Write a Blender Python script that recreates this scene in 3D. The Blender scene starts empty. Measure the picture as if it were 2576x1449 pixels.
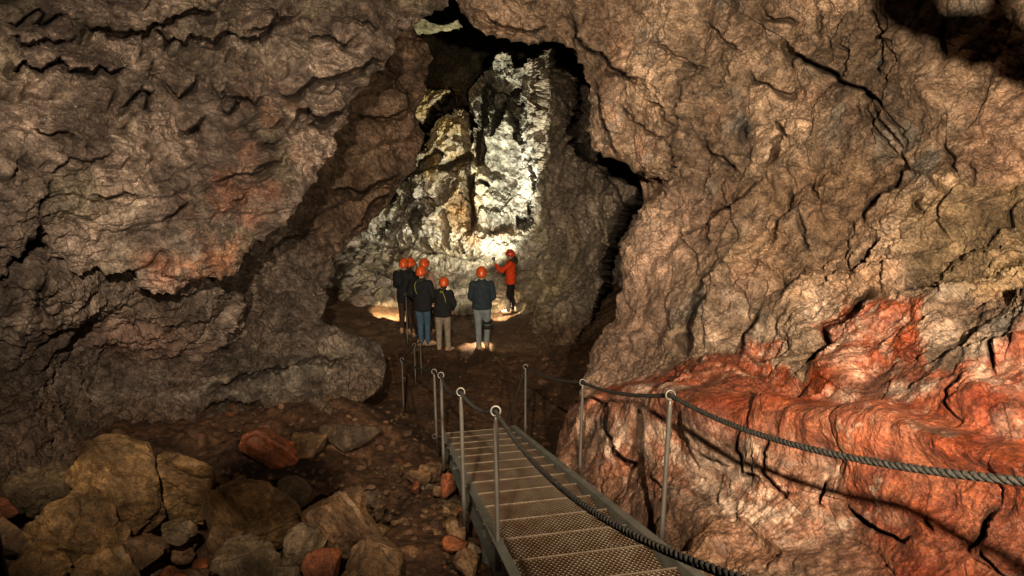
import bpy, bmesh, math, random
import numpy as np
from mathutils import Vector, Matrix

C = bpy.context.scene.collection
SC = bpy.context.scene
random.seed(7)

# ------------------------------------------------------------------ camera
FPX = 1717.0; CX = 1288.0; CY = 724.5; PITCH = math.radians(15.0)
CAM = np.array([0.0, 0.0, 5.0])
cam_d = bpy.data.cameras.new('camera'); cam = bpy.data.objects.new('camera', cam_d); C.objects.link(cam)
cam.location = CAM; cam.rotation_euler = (math.pi/2 - PITCH, 0, 0)
cam_d.sensor_width = 36; cam_d.lens = 36*FPX/2576; cam_d.clip_start = 0.05; cam_d.clip_end = 200
SC.camera = cam
RIGHT = np.array([1.0, 0, 0]); FWD = np.array([0, math.cos(PITCH), -math.sin(PITCH)]); UP = np.array([0, math.sin(PITCH), math.cos(PITCH)])
def unp(u, v, z):
    """a point of the cave from its measured direction (photo units) and its distance along the view axis"""
    u = np.asarray(u, float); v = np.asarray(v, float); z = np.asarray(z, float)
    return CAM + z[..., None]*(((u-CX)/FPX)[..., None]*RIGHT + (-(v-CY)/FPX)[..., None]*UP + FWD)
def pt(u, v, z): return Vector(unp(u, v, z).tolist())
def on_floor(u, v, zf):
    d = ((u-CX)/FPX)*RIGHT - ((v-CY)/FPX)*UP + FWD
    t = (zf-CAM[2])/d[2]
    return Vector((CAM + t*d).tolist())

# ------------------------------------------------------------------ world, view
w = bpy.data.worlds.new('World'); SC.world = w; w.use_nodes = True
bg = w.node_tree.nodes['Background']; bg.inputs[0].default_value = (0.55, 0.42, 0.32, 1); bg.inputs[1].default_value = 0.004
SC.view_settings.view_transform = 'Standard'; SC.view_settings.look = 'None'
SC.view_settings.exposure = 0.0; SC.view_settings.gamma = 1.0; SC.view_settings.use_curve_mapping = False

# ------------------------------------------------------------------ lamps
def lamp(name, kind, loc, energy, color, size=0.05, target=None, spot=90, blend=0.5):
    d = bpy.data.lights.new(name, kind); d.energy = energy; d.color = color
    d.shadow_soft_size = size
    if kind == 'SPOT': d.spot_size = math.radians(spot); d.spot_blend = blend
    o = bpy.data.objects.new(name, d); C.objects.link(o); o.location = loc
    if target is not None:
        o.rotation_euler = (Vector(target)-Vector(loc)).to_track_quat('-Z', 'Y').to_euler()
    return o
WARM = (1.0, 0.79, 0.55)
KEY = Vector((0.70, 0.0, 5.17))
LEFTL = Vector((-0.40, 0.0, 6.0))
lamp('visitor_lamp_right', 'SPOT', KEY, 2900, WARM, 0.03, pt(1860, 260, 6), 106, 1.0)
lamp('visitor_lamp_left', 'SPOT', LEFTL, 3700, (1.0, 0.79, 0.57), 0.03, pt(850, 360, 9), 84, 1.0)
TORCH = pt(1243, 656, 18.0)
lamp('torch_light', 'SPOT', TORCH, 1500, (1.0, 0.95, 0.76), 0.02, pt(1150, 450, 20.5), 104, 0.6)
lamp('torch_beam', 'SPOT', TORCH, 2300, (1.0, 0.96, 0.80), 0.02, pt(1232, 340, 20.5), 66, 1.0)
lamp('torch_spill', 'SPOT', pt(1238, 640, 16.6), 420, (1.0, 0.93, 0.78), 0.02, pt(1000, 690, 20.6), 80, 0.8)
lamp('floor_light_left', 'SPOT', pt(985, 742, 16.4), 380, (1.0, 0.70, 0.40), 0.02, on_floor(990, 802, -0.2), 70, 0.35)
lamp('floor_light_guide', 'SPOT', pt(1254, 752, 17.0), 140, (1.0, 0.75, 0.48), 0.02, on_floor(1262, 790, -0.25), 80, 0.5)
lamp('floor_light_front', 'SPOT', pt(1222, 790, 14.55), 190, (1.0, 0.68, 0.40), 0.05, on_floor(1203, 870, 0.1), 54, 0.5)

# ------------------------------------------------------------------ noise
def _h(ix, iy, iz, s):
    n = (ix*np.uint32(374761393) + iy*np.uint32(668265263) + iz*np.uint32(2147483647) + np.uint32((s*974711+12345) & 0xffffffff))
    n = (n ^ (n >> np.uint32(13)))*np.uint32(1274126177)
    n = (n ^ (n >> np.uint32(15)))*np.uint32(2246822519)
    return n ^ (n >> np.uint32(16))
def vnoise(P, s=0):
    """gradient noise, about -1..1"""
    P = P.astype(np.float32)
    f = np.floor(P); i = f.astype(np.int64).astype(np.uint32); t = P - f
    u = t*t*t*(t*(t*6-15)+10)
    out = 0
    for dx in (0, 1):
        for dy in (0, 1):
            for dz in (0, 1):
                h = _h(i[:, 0]+np.uint32(dx), i[:, 1]+np.uint32(dy), i[:, 2]+np.uint32(dz), s)
                gx = (h & np.uint32(1023)).astype(np.float32)/511.5-1
                gy = ((h >> np.uint32(10)) & np.uint32(1023)).astype(np.float32)/511.5-1
                gz = ((h >> np.uint32(20)) & np.uint32(1023)).astype(np.float32)/511.5-1
                g = gx*(t[:, 0]-dx)+gy*(t[:, 1]-dy)+gz*(t[:, 2]-dz)
                out = out + g*(u[:, 0] if dx else 1-u[:, 0])*(u[:, 1] if dy else 1-u[:, 1])*(u[:, 2] if dz else 1-u[:, 2])
    return out*1.35
def fbm(P, sc, oc=4, s=0, g=0.5):
    P = P*sc; a = 1.0; o = 0; n = 0
    for k in range(oc):
        o = o + a*vnoise(P, s+k*17); n += a; a *= g; P = P*2.03+3.1
    return o/n
def ridged(P, sc, oc=4, s=0, g=0.5):
    P = P*sc; a = 1.0; o = 0; n = 0
    for k in range(oc):
        o = o + a*(1-2*np.abs(vnoise(P, s+k*17))); n += a; a *= g; P = P*2.03+3.1
    return o/n
def voro(P, s=0):
    """F1, F2, cell value"""
    P = P.astype(np.float32); f = np.floor(P); i = f.astype(np.int64).astype(np.uint32)
    n = len(P); d1 = np.full(n, 9., np.float32); d2 = d1.copy(); cv = np.zeros(n, np.float32)
    for dx in (-1, 0, 1):
        for dy in (-1, 0, 1):
            for dz in (-1, 0, 1):
                h = _h(i[:, 0]+np.uint32(dx & 0xffffffff), i[:, 1]+np.uint32(dy & 0xffffffff), i[:, 2]+np.uint32(dz & 0xffffffff), s)
                q = f + np.stack([dx+(h & np.uint32(1023))/1023., dy+((h >> np.uint32(10)) & np.uint32(1023))/1023., dz+((h >> np.uint32(20)) & np.uint32(1023))/1023.], 1).astype(np.float32)
                d = ((P-q)**2).sum(1)
                m = d < d1
                d2 = np.where(m, d1, np.minimum(d2, d)); cv = np.where(m, ((h >> np.uint32(7)) & np.uint32(255))/255., cv); d1 = np.where(m, d, d1)
    return np.sqrt(d1), np.sqrt(d2), cv
def smooth(a, b, x):
    t = np.clip((x-a)/(b-a), 0, 1); return t*t*(3-2*t)
def ledges(P, axis, period, warp, wsc, s, sharp=0.10, scallop=0.0, ssc=3.0):
    """overlapping shelves: height grows along axis, then drops back at once"""
    a = np.array(axis, float); a /= np.linalg.norm(a)
    q = P@a/period + warp*fbm(P, wsc, 3, s)
    if scallop:
        q = q + scallop*np.abs(vnoise(P*np.array([ssc, ssc, ssc*0.7]), s+5))
    t = q-np.floor(q)
    k = _h(np.floor(q).astype(np.int64).astype(np.uint32), np.uint32(1)+0*np.floor(q).astype(np.int64).astype(np.uint32), np.uint32(2)+0*np.floor(q).astype(np.int64).astype(np.uint32), s)
    am = 0.4+0.6*((k & np.uint32(255)).astype(float)/255)
    up = np.clip(t/(1-sharp), 0, 1)**1.6; dn = np.clip((1-t)/sharp, 0, 1)
    gr = np.exp(-(t*period/.018)**2)*np.clip(am-.55, 0, 1)*1.6
    return np.minimum(up, dn)*am - gr
class TPS:
    def __init__(s, pts, lam=1e-3):
        a = np.array(pts, float); s.p = a[:, :2]; z = a[:, 2]; n = len(a)
        K = s.k(s.p, s.p)+lam*np.eye(n); Q = np.c_[np.ones(n), s.p]
        M = np.zeros((n+3, n+3)); M[:n, :n] = K; M[:n, n:] = Q; M[n:, :n] = Q.T
        s.w = np.linalg.solve(M, np.r_[z, 0, 0, 0])
    def k(s, A, B):
        r2 = ((A[:, None]-B[None])**2).sum(-1); return 0.5*r2*np.log(r2+1e-9)
    def __call__(s, x, y):
        A = np.c_[x, y]; out = np.empty(len(A))
        for i in range(0, len(A), 50000):
            B = A[i:i+50000]; out[i:i+50000] = s.k(B, s.p)@s.w[:-3]+s.w[-3]+B@s.w[-2:]
        return out
def seg_near(U, V, poly, closed=True):
    """distance to a polyline, nearest point"""
    p = np.array(poly, float); q = np.roll(p, -1, 0) if closed else p[1:]
    if not closed: p = p[:-1]
    best = np.full(len(U), 1e18); bx = np.zeros(len(U)); by = np.zeros(len(U))
    for (ax, ay), (cx, cy) in zip(p, q):
        dx, dy = cx-ax, cy-ay; L = dx*dx+dy*dy+1e-9
        t = np.clip(((U-ax)*dx+(V-ay)*dy)/L, 0, 1); x = ax+t*dx; y = ay+t*dy
        d = (U-x)**2+(V-y)**2; m = d < best
        best = np.where(m, d, best); bx = np.where(m, x, bx); by = np.where(m, y, by)
    return np.sqrt(best), bx, by
def inside(U, V, poly):
    p = np.array(poly, float); q = np.roll(p, -1, 0); c = np.zeros(len(U), bool)
    for (ax, ay), (bx, by) in zip(p, q):
        if ay == by: continue
        c ^= ((ay > V) != (by > V)) & (U < (bx-ax)*(V-ay)/(by-ay)+ax)
    return c
def rough_poly(poly, step, amp, seed, closed=True):
    rng = random.Random(seed); out = []
    n = len(poly); rngs = range(n if closed else n-1)
    for i in rngs:
        a = poly[i]; b = poly[(i+1) % n]; L = math.hypot(b[0]-a[0], b[1]-a[1]); k = max(1, int(L/step)); nx, ny = -(b[1]-a[1])/(L+1e-6), (b[0]-a[0])/(L+1e-6)
        for j in range(k):
            t = j/k; o = (rng.random()*2-1)*amp*(1 if (j or True) else 0)
            out.append((a[0]+(b[0]-a[0])*t+nx*o, a[1]+(b[1]-a[1])*t+ny*o))
    if not closed: out.append(poly[-1])
    return out
def soft_poly(U, V, P, poly, edge, wob, seed, nsc=1.2):
    """0..1 patch with a wandering edge"""
    x0 = min(p[0] for p in poly)-edge*2-wob; x1 = max(p[0] for p in poly)+edge*2+wob; y0 = min(p[1] for p in poly)-edge*2-wob; y1 = max(p[1] for p in poly)+edge*2+wob
    r = np.zeros(len(U)); m = (U > x0) & (U < x1) & (V > y0) & (V < y1)
    if not m.any(): return r
    d, _, _ = seg_near(U[m], V[m], poly); s = np.where(inside(U[m], V[m], poly), d, -d)
    s = s + wob*fbm(P[m], nsc, 4, seed)*1.6
    r[m] = smooth(-edge, edge, s); return r
def cracks(U, V, P, lst, seed=3):
    """plates standing proud on one side of a line"""
    D = np.zeros(len(U)); G = np.zeros(len(U))
    for k, (pts, n, amp, fall) in enumerate(lst):
        x = [p[0] for p in pts]; y = [p[1] for p in pts]; mg = fall*2.5+30
        m = (U > min(x)-mg) & (U < max(x)+mg) & (V > min(y)-mg) & (V < max(y)+mg)
        if not m.any(): continue
        uu, vv = U[m], V[m]; rp = rough_poly(rough_poly(pts, 22, 6, seed+k, False), 8, 2.5, seed+k+50, False)
        d, bx, by = seg_near(uu, vv, rp, False)
        side = (uu-bx)*n[0]+(vv-by)*n[1]
        # taper towards the two ends
        de = np.minimum(np.hypot(uu-x[0], vv-y[0]), np.hypot(uu-x[-1], vv-y[-1])); tp = smooth(0, 45, de)
        endp = (np.hypot(bx-x[0], by-y[0]) < 2) | (np.hypot(bx-x[-1], by-y[-1]) < 2)
        tp = np.where(endp, tp*0.3, tp)
        amp = amp*np.clip(((P[m]-CAM)@FWD)/6.5, .45, 1.4)
        up = np.exp(-(d/fall))*amp*smooth(0, 3.0, d)
        gw = (2.6+amp*26)*(.45+1.1*smooth(-.3, .3, fbm(P[m], 4, 2, seed+k))); dn = -np.exp(-((d-gw*.75)/gw)**2)*np.minimum(amp*2.8, .6) - np.exp(-(d/(fall*0.6)))*amp*0.3
        D[m] += np.where(side > 0, up, dn)*tp
        G[m] = np.maximum(G[m], np.exp(-(d/3.0)**2)*tp)
    return D, G

# ------------------------------------------------------------------ materials
def nodes(name):
    m = bpy.data.materials.new(name); m.use_nodes = True; nt = m.node_tree
    return m, nt, nt.nodes['Principled BSDF']
def N(nt, t, **kw):
    n = nt.nodes.new(t)
    for k, v in kw.items(): setattr(n, k, v)
    return n
def rock_mat(name, bump=0.9, scale=1.0, rough=(0.42, 0.75), spec=0.5, tint=(1, 1, 1)):
    m, nt, b = nodes(name); L = nt.links.new
    at = N(nt, 'ShaderNodeAttribute', attribute_name='col')
    tc = N(nt, 'ShaderNodeTexCoord')
    n1 = N(nt, 'ShaderNodeTexNoise'); n1.inputs['Scale'].default_value = 9*scale; n1.inputs['Detail'].default_value = 12; n1.inputs['Roughness'].default_value = 0.74; n1.inputs['Distortion'].default_value = 0.15
    n2 = N(nt, 'ShaderNodeTexNoise'); n2.inputs['Scale'].default_value = 55*scale; n2.inputs['Detail'].default_value = 4; n2.inputs['Roughness'].default_value = 0.7
    vo = N(nt, 'ShaderNodeTexVoronoi', feature='DISTANCE_TO_EDGE'); vo.inputs['Scale'].default_value = 14*scale
    for n in (n1, n2): L(tc.outputs['Object'], n.inputs['Vector'])
    mixv = N(nt, 'ShaderNodeMixRGB'); mixv.inputs[0].default_value = 0.12
    L(tc.outputs['Object'], mixv.inputs[1]); L(n1.outputs['Color'], mixv.inputs[2]); L(mixv.outputs[0], vo.inputs['Vector'])
    r1 = N(nt, 'ShaderNodeMapRange'); r1.inputs[1].default_value = 0.38; r1.inputs[2].default_value = 0.62; r1.inputs[3].default_value = 0.45; r1.inputs[4].default_value = 1.6
    L(n1.outputs['Fac'], r1.inputs[0])
    r2 = N(nt, 'ShaderNodeMapRange'); r2.inputs[1].default_value = 0.36; r2.inputs[2].default_value = 0.64; r2.inputs[3].default_value = 0.6; r2.inputs[4].default_value = 1.45
    L(n2.outputs['Fac'], r2.inputs[0])
    mu = N(nt, 'ShaderNodeMath', operation='MULTIPLY'); L(r1.outputs[0], mu.inputs[0]); L(r2.outputs[0], mu.inputs[1])
    vm = N(nt, 'ShaderNodeVectorMath', operation='SCALE'); L(at.outputs['Color'], vm.inputs[0]); L(mu.outputs[0], vm.inputs['Scale'])
    L(vm.outputs[0], b.inputs['Base Color'])
    rr = N(nt, 'ShaderNodeMapRange'); rr.inputs[1].default_value = 0.35; rr.inputs[2].default_value = 0.65; rr.inputs[3].default_value = rough[0]; rr.inputs[4].default_value = rough[1]
    L(n1.outputs['Fac'], rr.inputs[0]); L(rr.outputs[0], b.inputs['Roughness'])
    b.inputs['Specular IOR Level'].default_value = spec
    bu = N(nt, 'ShaderNodeBump'); bu.inputs['Strength'].default_value = bump; bu.inputs['Distance'].default_value = 0.13/scale
    bu2 = N(nt, 'ShaderNodeBump'); bu2.inputs['Strength'].default_value = bump; bu2.inputs['Distance'].default_value = 0.028/scale
    nm = N(nt, 'ShaderNodeTexNoise'); nm.inputs['Scale'].default_value = 1.1*scale; nm.inputs['Detail'].default_value = 3; L(tc.outputs['Object'], nm.inputs['Vector'])
    mr = N(nt, 'ShaderNodeMapRange'); mr.inputs[1].default_value = 0.40; mr.inputs[2].default_value = 0.58; mr.inputs[3].default_value = bump*.25; mr.inputs[4].default_value = min(1.0, bump*1.15)
    L(nm.outputs['Fac'], mr.inputs[0]); L(mr.outputs[0], bu.inputs['Strength']); L(mr.outputs[0], bu2.inputs['Strength'])
    L(n1.outputs['Fac'], bu.inputs['Height']); L(n2.outputs['Fac'], bu2.inputs['Height']); L(bu.outputs[0], bu2.inputs['Normal']); L(bu2.outputs[0], b.inputs['Normal'])
    return m
ROCK = rock_mat('cave_rock', 0.9)
ROCK_WET = rock_mat('wet_cave_rock', 0.9, 1.0, (0.3, 0.6), 0.5)
EARTH = rock_mat('cave_earth', 0.7, 1.3, (0.5, 0.85), 0.35)
def simple(name, col, rough=0.6, metal=0.0, spec=0.5, nscale=None, var=0.3, bump=0.0):
    m, nt, b = nodes(name); b.inputs['Roughness'].default_value = rough; b.inputs['Metallic'].default_value = metal; b.inputs['Specular IOR Level'].default_value = spec
    tc = N(nt, 'ShaderNodeTexCoord'); n = N(nt, 'ShaderNodeTexNoise'); n.inputs['Scale'].default_value = nscale or 20; n.inputs['Detail'].default_value = 5
    nt.links.new(tc.outputs['Object'], n.inputs['Vector'])
    cr = N(nt, 'ShaderNodeValToRGB'); cr.color_ramp.elements[0].position = 0.3; cr.color_ramp.elements[1].position = 0.7
    cr.color_ramp.elements[0].color = (*[c*(1-var) for c in col], 1); cr.color_ramp.elements[1].color = (*[min(1, c*(1+var)) for c in col], 1)
    nt.links.new(n.outputs['Fac'], cr.inputs[0]); nt.links.new(cr.outputs[0], b.inputs['Base Color'])
    if bump:
        bu = N(nt, 'ShaderNodeBump'); bu.inputs['Strength'].default_value = bump; bu.inputs['Distance'].default_value = 0.01
        nt.links.new(n.outputs['Fac'], bu.inputs['Height']); nt.links.new(bu.outputs[0], b.inputs['Normal'])
    return m

# ------------------------------------------------------------------ object helpers
def link_mesh(name, verts, faces, mat=None, parent=None, col=None, smoothf=True):
    me = bpy.data.meshes.new(name)
    verts = np.asarray(verts, np.float32)
    faces = np.asarray(faces, np.int32)
    me.vertices.add(len(verts)); me.vertices.foreach_set('co', verts.ravel())
    k = faces.shape[1]
    me.loops.add(faces.size); me.loops.foreach_set('vertex_index', faces.ravel())
    me.polygons.add(len(faces)); me.polygons.foreach_set('loop_start', np.arange(0, faces.size, k, dtype=np.int32))
    try: me.polygons.foreach_set('loop_total', np.full(len(faces), k, np.int32))
    except Exception: pass
    me.update(calc_edges=True)
    me.polygons.foreach_set('use_smooth', np.full(len(faces), smoothf, bool))
    if col is not None:
        a = me.attributes.new('col', 'FLOAT_COLOR', 'POINT'); c4 = np.ones((len(verts), 4), np.float32); c4[:, :3] = col; a.data.foreach_set('color', c4.ravel())
    me.validate(clean_customdata=False)
    o = bpy.data.objects.new(name, me); C.objects.link(o)
    if mat: me.materials.append(mat)
    if parent: o.parent = parent
    return o
def bm_obj(name, bm, mat, parent=None, smoothf=False):
    me = bpy.data.meshes.new(name); bm.normal_update(); bm.to_mesh(me); bm.free()
    if smoothf: me.polygons.foreach_set('use_smooth', [True]*len(me.polygons))
    me.materials.append(mat); o = bpy.data.objects.new(name, me); C.objects.link(o)
    if parent: o.parent = parent
    return o
def tag(o, label=None, cat=None, group=None, kind=None):
    if label: o['label'] = label
    if cat: o['category'] = cat
    if group: o['group'] = group
    if kind: o['kind'] = kind
    return o
def empty(name, loc, rz=0.0):
    o = bpy.data.objects.new(name, None); C.objects.link(o); o.location = loc; o.rotation_euler = (0, 0, rz); o.empty_display_size = 0.2
    return o

def grid_faces(nu, nv, keep=None):
    i = np.arange(nu*nv).reshape(nv, nu)
    F = np.stack([i[:-1, :-1], i[1:, :-1], i[1:, 1:], i[:-1, 1:]], -1).reshape(-1, 4)
    if keep is not None: F = F[keep[F].all(1)]
    return F
def compact(P, F, col):
    used = np.zeros(len(P), bool); used[F.ravel()] = True
    idx = np.cumsum(used)-1
    return P[used], idx[F], col[used]
def wall(name, box, step, poly, depth, disp, colf, mat, rnd=55, back=3.2, band=70, rough=(16, 5), seed=1, push=0.5, zmod=None):
    """a rock mass: its face follows the measured depths, its free edge rounds over and runs back into the rock"""
    x0, y0, x1, y1 = box
    us = np.arange(x0, x1, step); vs = np.arange(y0, y1, step); nu, nv = len(us), len(vs)
    U, V = [a.ravel() for a in np.meshgrid(us, vs)]
    tps = TPS([(a/1000, b/1000, math.log(z)) for a, b, z in depth])
    if poly is not None:
        rp = rough_poly(poly, rough[0], rough[1], seed)
        cand = np.ones(len(U), bool)
        d, bx, by = seg_near(U, V, rp); ins = inside(U, V, rp)
        s = np.where(ins, d, -d)
        keep = s > -band
        out = s < 0
        Uo = np.where(out, bx+(bx-U)*push, U); Vo = np.where(out, by+(by-V)*push, V)
    else:
        s = np.full(len(U), 1e3); keep = np.ones(len(U), bool); out = ~keep; Uo, Vo = U, V
    z = np.exp(tps(Uo/1000, Vo/1000))
    z0 = z
    if zmod is not None: z = zmod(Uo, Vo, z, unp(Uo, Vo, z))
    pxm = z/FPX
    # rounded lip
    t = np.clip(1-s/rnd, 0, 1); lip = rnd*pxm*(1-np.sqrt(np.clip(1-t*t, 0, 1)))*1.0
    zl = z + np.where(out, rnd*pxm + (-s/band)**1.2*back, lip)
    P = unp(Uo, Vo, zl)
    # normals of the smooth face
    e = 4.0
    za = np.exp(tps((Uo+e)/1000, Vo/1000)); zb = np.exp(tps(Uo/1000, (Vo+e)/1000))
    P0 = unp(Uo, Vo, z0); Pa = unp(Uo+e, Vo, za); Pb = unp(Uo, Vo+e, zb)
    n = np.cross(Pa-P0, Pb-P0); n /= np.linalg.norm(n, axis=1)[:, None]
    vd = CAM-P0; vd /= np.linalg.norm(vd, axis=1)[:, None]
    n = np.where(((n*vd).sum(1) < 0)[:, None], -n, n)
    n = n*0.6+vd*0.4; n /= np.linalg.norm(n, axis=1)[:, None]
    r = disp(U, V, Uo, Vo, P, s); h, g = r[:2]
    P = P + n*h[:, None]
    if len(r) > 2: P = P + vd*r[2][:, None]
    col = colf(U, V, Uo, Vo, P0, h, g, s)
    F = grid_faces(nu, nv, keep)
    P, F, col = compact(P, F, col)
    return link_mesh(name, P, F, mat, None, np.clip(col, 0.004, 0.9), smoothf=False)
def mix(a, b, t): return a*(1-t)[:, None]+b*t[:, None]
def c3(*c): return np.array(c)[None, :]

def pale_glints(P, s):
    """pale patches with glittering highlights painted into the colour"""
    return smooth(.22, .5, fbm(P, 11, 4, s, .7))*smooth(-.2, .25, fbm(P, 1.3, 3, s+7))
ST = 3.1     # grid step in photo units (about 1.2 pixels of the picture)

def chips(P, sc, s, st=(1, 1, 1)):
    """broken facets: every cell its own height and tilt"""
    q = (P+0.35/sc*np.stack([vnoise(P*sc*1.7, s+1), vnoise(P*sc*1.7, s+2), vnoise(P*sc*1.7, s+3)], 1))*np.array(st)*sc
    f1, f2, cv = voro(q, s)
    return (cv-.5)*smooth(0, .12, f2-f1)-np.exp(-((f2-f1)/.05)**2)*.35
def grit(P, s, sc=1.4, g=.62):
    """hard broken rock: many octaves, with rougher and smoother places and small pits"""
    k = .45+.75*smooth(-.25, .25, fbm(P, .9, 2, s+50))
    n = fbm(P, sc, 7, s, g)
    r = ridged(P, sc*1.8, 5, s+9, .6)
    p = smooth(.30, .55, vnoise(P*16, s+11))*.5+smooth(.30, .5, vnoise(P*33, s+12))*.25
    m = fbm(P, sc*2.6, 4, s+21, .6)
    return (n*.30 + r*.045 + m*.15)*k - p*.022*k
# ================================================================== right wall
R_CR = [
 ([(1742,45),(1785,70),(1830,102),(1855,120),(1885,145)],(.4,-.9),.06,50),
 ([(1915,10),(1935,30),(1954,50),(1984,45),(2017,62)],(.3,-.9),.09,50),
 ([(1984,95),(2007,132),(2034,150),(2074,165),(2109,192),(2139,212),(2184,220),(2209,245),(2234,272)],(.5,-.85),.20,90),
 ([(1885,172),(1905,200),(1935,215),(1984,230),(2029,212)],(.1,-1),.08,50),
 ([(1832,145),(1840,175),(1845,215)],(1,0),.05,40),
 ([(2122,75),(2119,110),(2144,130),(2134,175),(2134,220)],(1,0),.05,40),
 ([(2224,85),(2229,115),(2226,175),(2224,200)],(1,0),.05,40),
 ([(2060,10),(2062,60),(2070,120)],(1,0),.04,40),
 ([(2180,0),(2200,50),(2240,90),(2290,120)],(.6,-.6),.06,40),
 ([(1880,300),(1877,330),(1880,357),(1894,364)],(1,0),.14,50),
 ([(1950,294),(1964,320),(1980,340),(1994,362)],(1,-.3),.09,45),
 ([(1975,372),(1960,390),(1952,410),(1955,430)],(1,.2),.22,55),
 ([(2047,434),(2049,470),(2060,494),(2074,514)],(1,0),.08,60),
 ([(1994,464),(1992,500),(1980,550),(1954,600),(1950,634)],(1,0),.07,50),
 ([(1925,440),(1915,460),(1885,492),(1855,520),(1805,530),(1792,560),(1790,600),(1800,630)],(.7,.7),.12,80),
 ([(2022,530),(2025,565),(2020,600),(2035,620),(2050,645)],(1,0),.07,50),
 ([(2280,400),(2250,420),(2230,460),(2225,480),(2195,510),(2180,545),(2175,575)],(1,.3),.13,80),
 ([(2225,594),(2215,620),(2185,654),(2165,694),(2165,720)],(1,0),.12,60),
 ([(2160,235),(2164,280),(2185,310)],(1,0),.04,30),
 ([(2200,250),(2224,300),(2250,340),(2270,380)],(1,-.2),.07,35),
 ([(2175,240),(2200,300),(2225,350),(2240,395)],(1,-.2),.05,25),
 ([(2225,270),(2255,305),(2275,345),(2272,390)],(1,-.2),.05,35),
 ([(2384,334),(2377,360),(2404,394),(2400,430),(2424,460)],(1,0),.07,50),
 ([(2320,490),(2300,504),(2304,524),(2327,534)],(1,0),.14,50),
 ([(2576,514),(2554,560),(2514,584),(2489,610),(2479,630)],(.7,.7),.07,60),
 ([(2600,640),(2560,660),(2530,690),(2490,720)],(.7,.7),.05,50),
 ([(2370,520),(2360,560),(2390,600)],(1,0),.05,40),
 ([(2440,400),(2460,440),(2450,480)],(1,0),.05,40),
 ([(1450,30),(1448,65),(1470,115),(1510,130),(1535,155),(1575,180),(1605,200),(1645,200)],(.7,-.7),.13,60),
 ([(1495,190),(1515,245),(1517,300),(1535,340),(1550,380),(1555,400)],(1,0),.10,60),
 ([(1225,15),(1235,40),(1265,55),(1315,80),(1370,65),(1385,75)],(0,-1),.08,40),
 ([(1640,100),(1700,130),(1745,160),(1800,180)],(.3,-1),.05,45),
 ([(1620,250),(1680,262),(1690,300),(1720,330)],(1,-.2),.05,50),
 ([(1720,200),(1730,250),(1715,290)],(1,0),.05,40),
 ([(1560,250),(1600,300),(1640,330),(1700,350)],(.2,-1),.04,50),
 ([(1700,455),(1720,425),(1710,395),(1690,370)],(1,.3),.08,50),
 ([(1780,330),(1800,380),(1850,420),(1870,450)],(1,.0),.07,50),
 ([(1800,748),(1760,783),(1740,823),(1723,873),(1718,898)],(1,.1),.17,80),
 ([(1936,768),(1916,818),(1880,853),(1865,913),(1850,953)],(1,.1),.10,60),
 ([(2216,743),(2166,783),(2131,818),(2096,843),(2081,888),(2056,933),(2051,963)],(1,.3),.20,110),
 ([(1830,640),(1815,690),(1770,730),(1745,760)],(1,.3),.08,60),
 ([(2050,660),(2030,700),(1990,740),(1960,760)],(1,.3),.06,50),
 ([(2340,700),(2300,720),(2250,730)],(.3,1),.06,50),
 ([(2562,858),(2527,883),(2512,918),(2507,953)],(1,.2),.12,70),
 ([(2447,943),(2407,993),(2397,1023),(2422,1063)],(1,-.2),.10,80),
 ([(1587,1018),(1557,1048),(1547,1088),(1567,1139),(1607,1164),(1582,1199)],(1,0),.14,80),
 ([(1885,1074),(1883,1124),(1895,1159),(1915,1184),(1956,1194),(1976,1209)],(.8,-.6),.07,50),
 ([(1993,1109),(1983,1149),(1986,1189),(2006,1224),(2031,1249),(2056,1239)],(.8,-.6),.07,50),
 ([(1790,1120),(1830,1150),(1870,1165)],(0,-1),.07,35),
 ([(2116,1189),(2111,1224),(2116,1274),(2121,1294)],(1,0),.09,40),
 ([(2171,1264),(2186,1294),(2216,1324),(2261,1349),(2286,1364),(2321,1349)],(.3,-1),.12,70),
 ([(2512,1274),(2482,1314),(2472,1354),(2447,1384),(2437,1400)],(1,.1),.16,90),
 ([(2357,1289),(2357,1324),(2377,1359)],(1,0),.08,50),
 ([(2457,1379),(2487,1410),(2530,1449)],(.5,-1),.1,50),
 ([(1640,1200),(1700,1240),(1760,1250)],(0,-1),.04,40),
 ([(1840,1220),(1850,1260),(1860,1320)],(1,0),.04,40),
]
E_POLY = [(1130,-420),(1135,-60),(1165,25),(1190,72),(1240,92),(1290,102),(1333,112),(1400,98),(1440,125),(1470,165),(1486,215),(1490,290),(1476,325),(1486,365),(1510,385),(1560,412),(1600,432),(1640,452),(1704,456),(1665,497),(1628,524),(1602,548),(1580,590),(1566,650),(1560,720),(1552,765),(1542,800),(1512,850),(1488,885),(1476,930),(1470,975),(1462,1015),(1440,1060),(1412,1125),(1398,1170),(1405,1260),(1430,1360),(1440,1900),(3300,1900),(3300,-420)]
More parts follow.
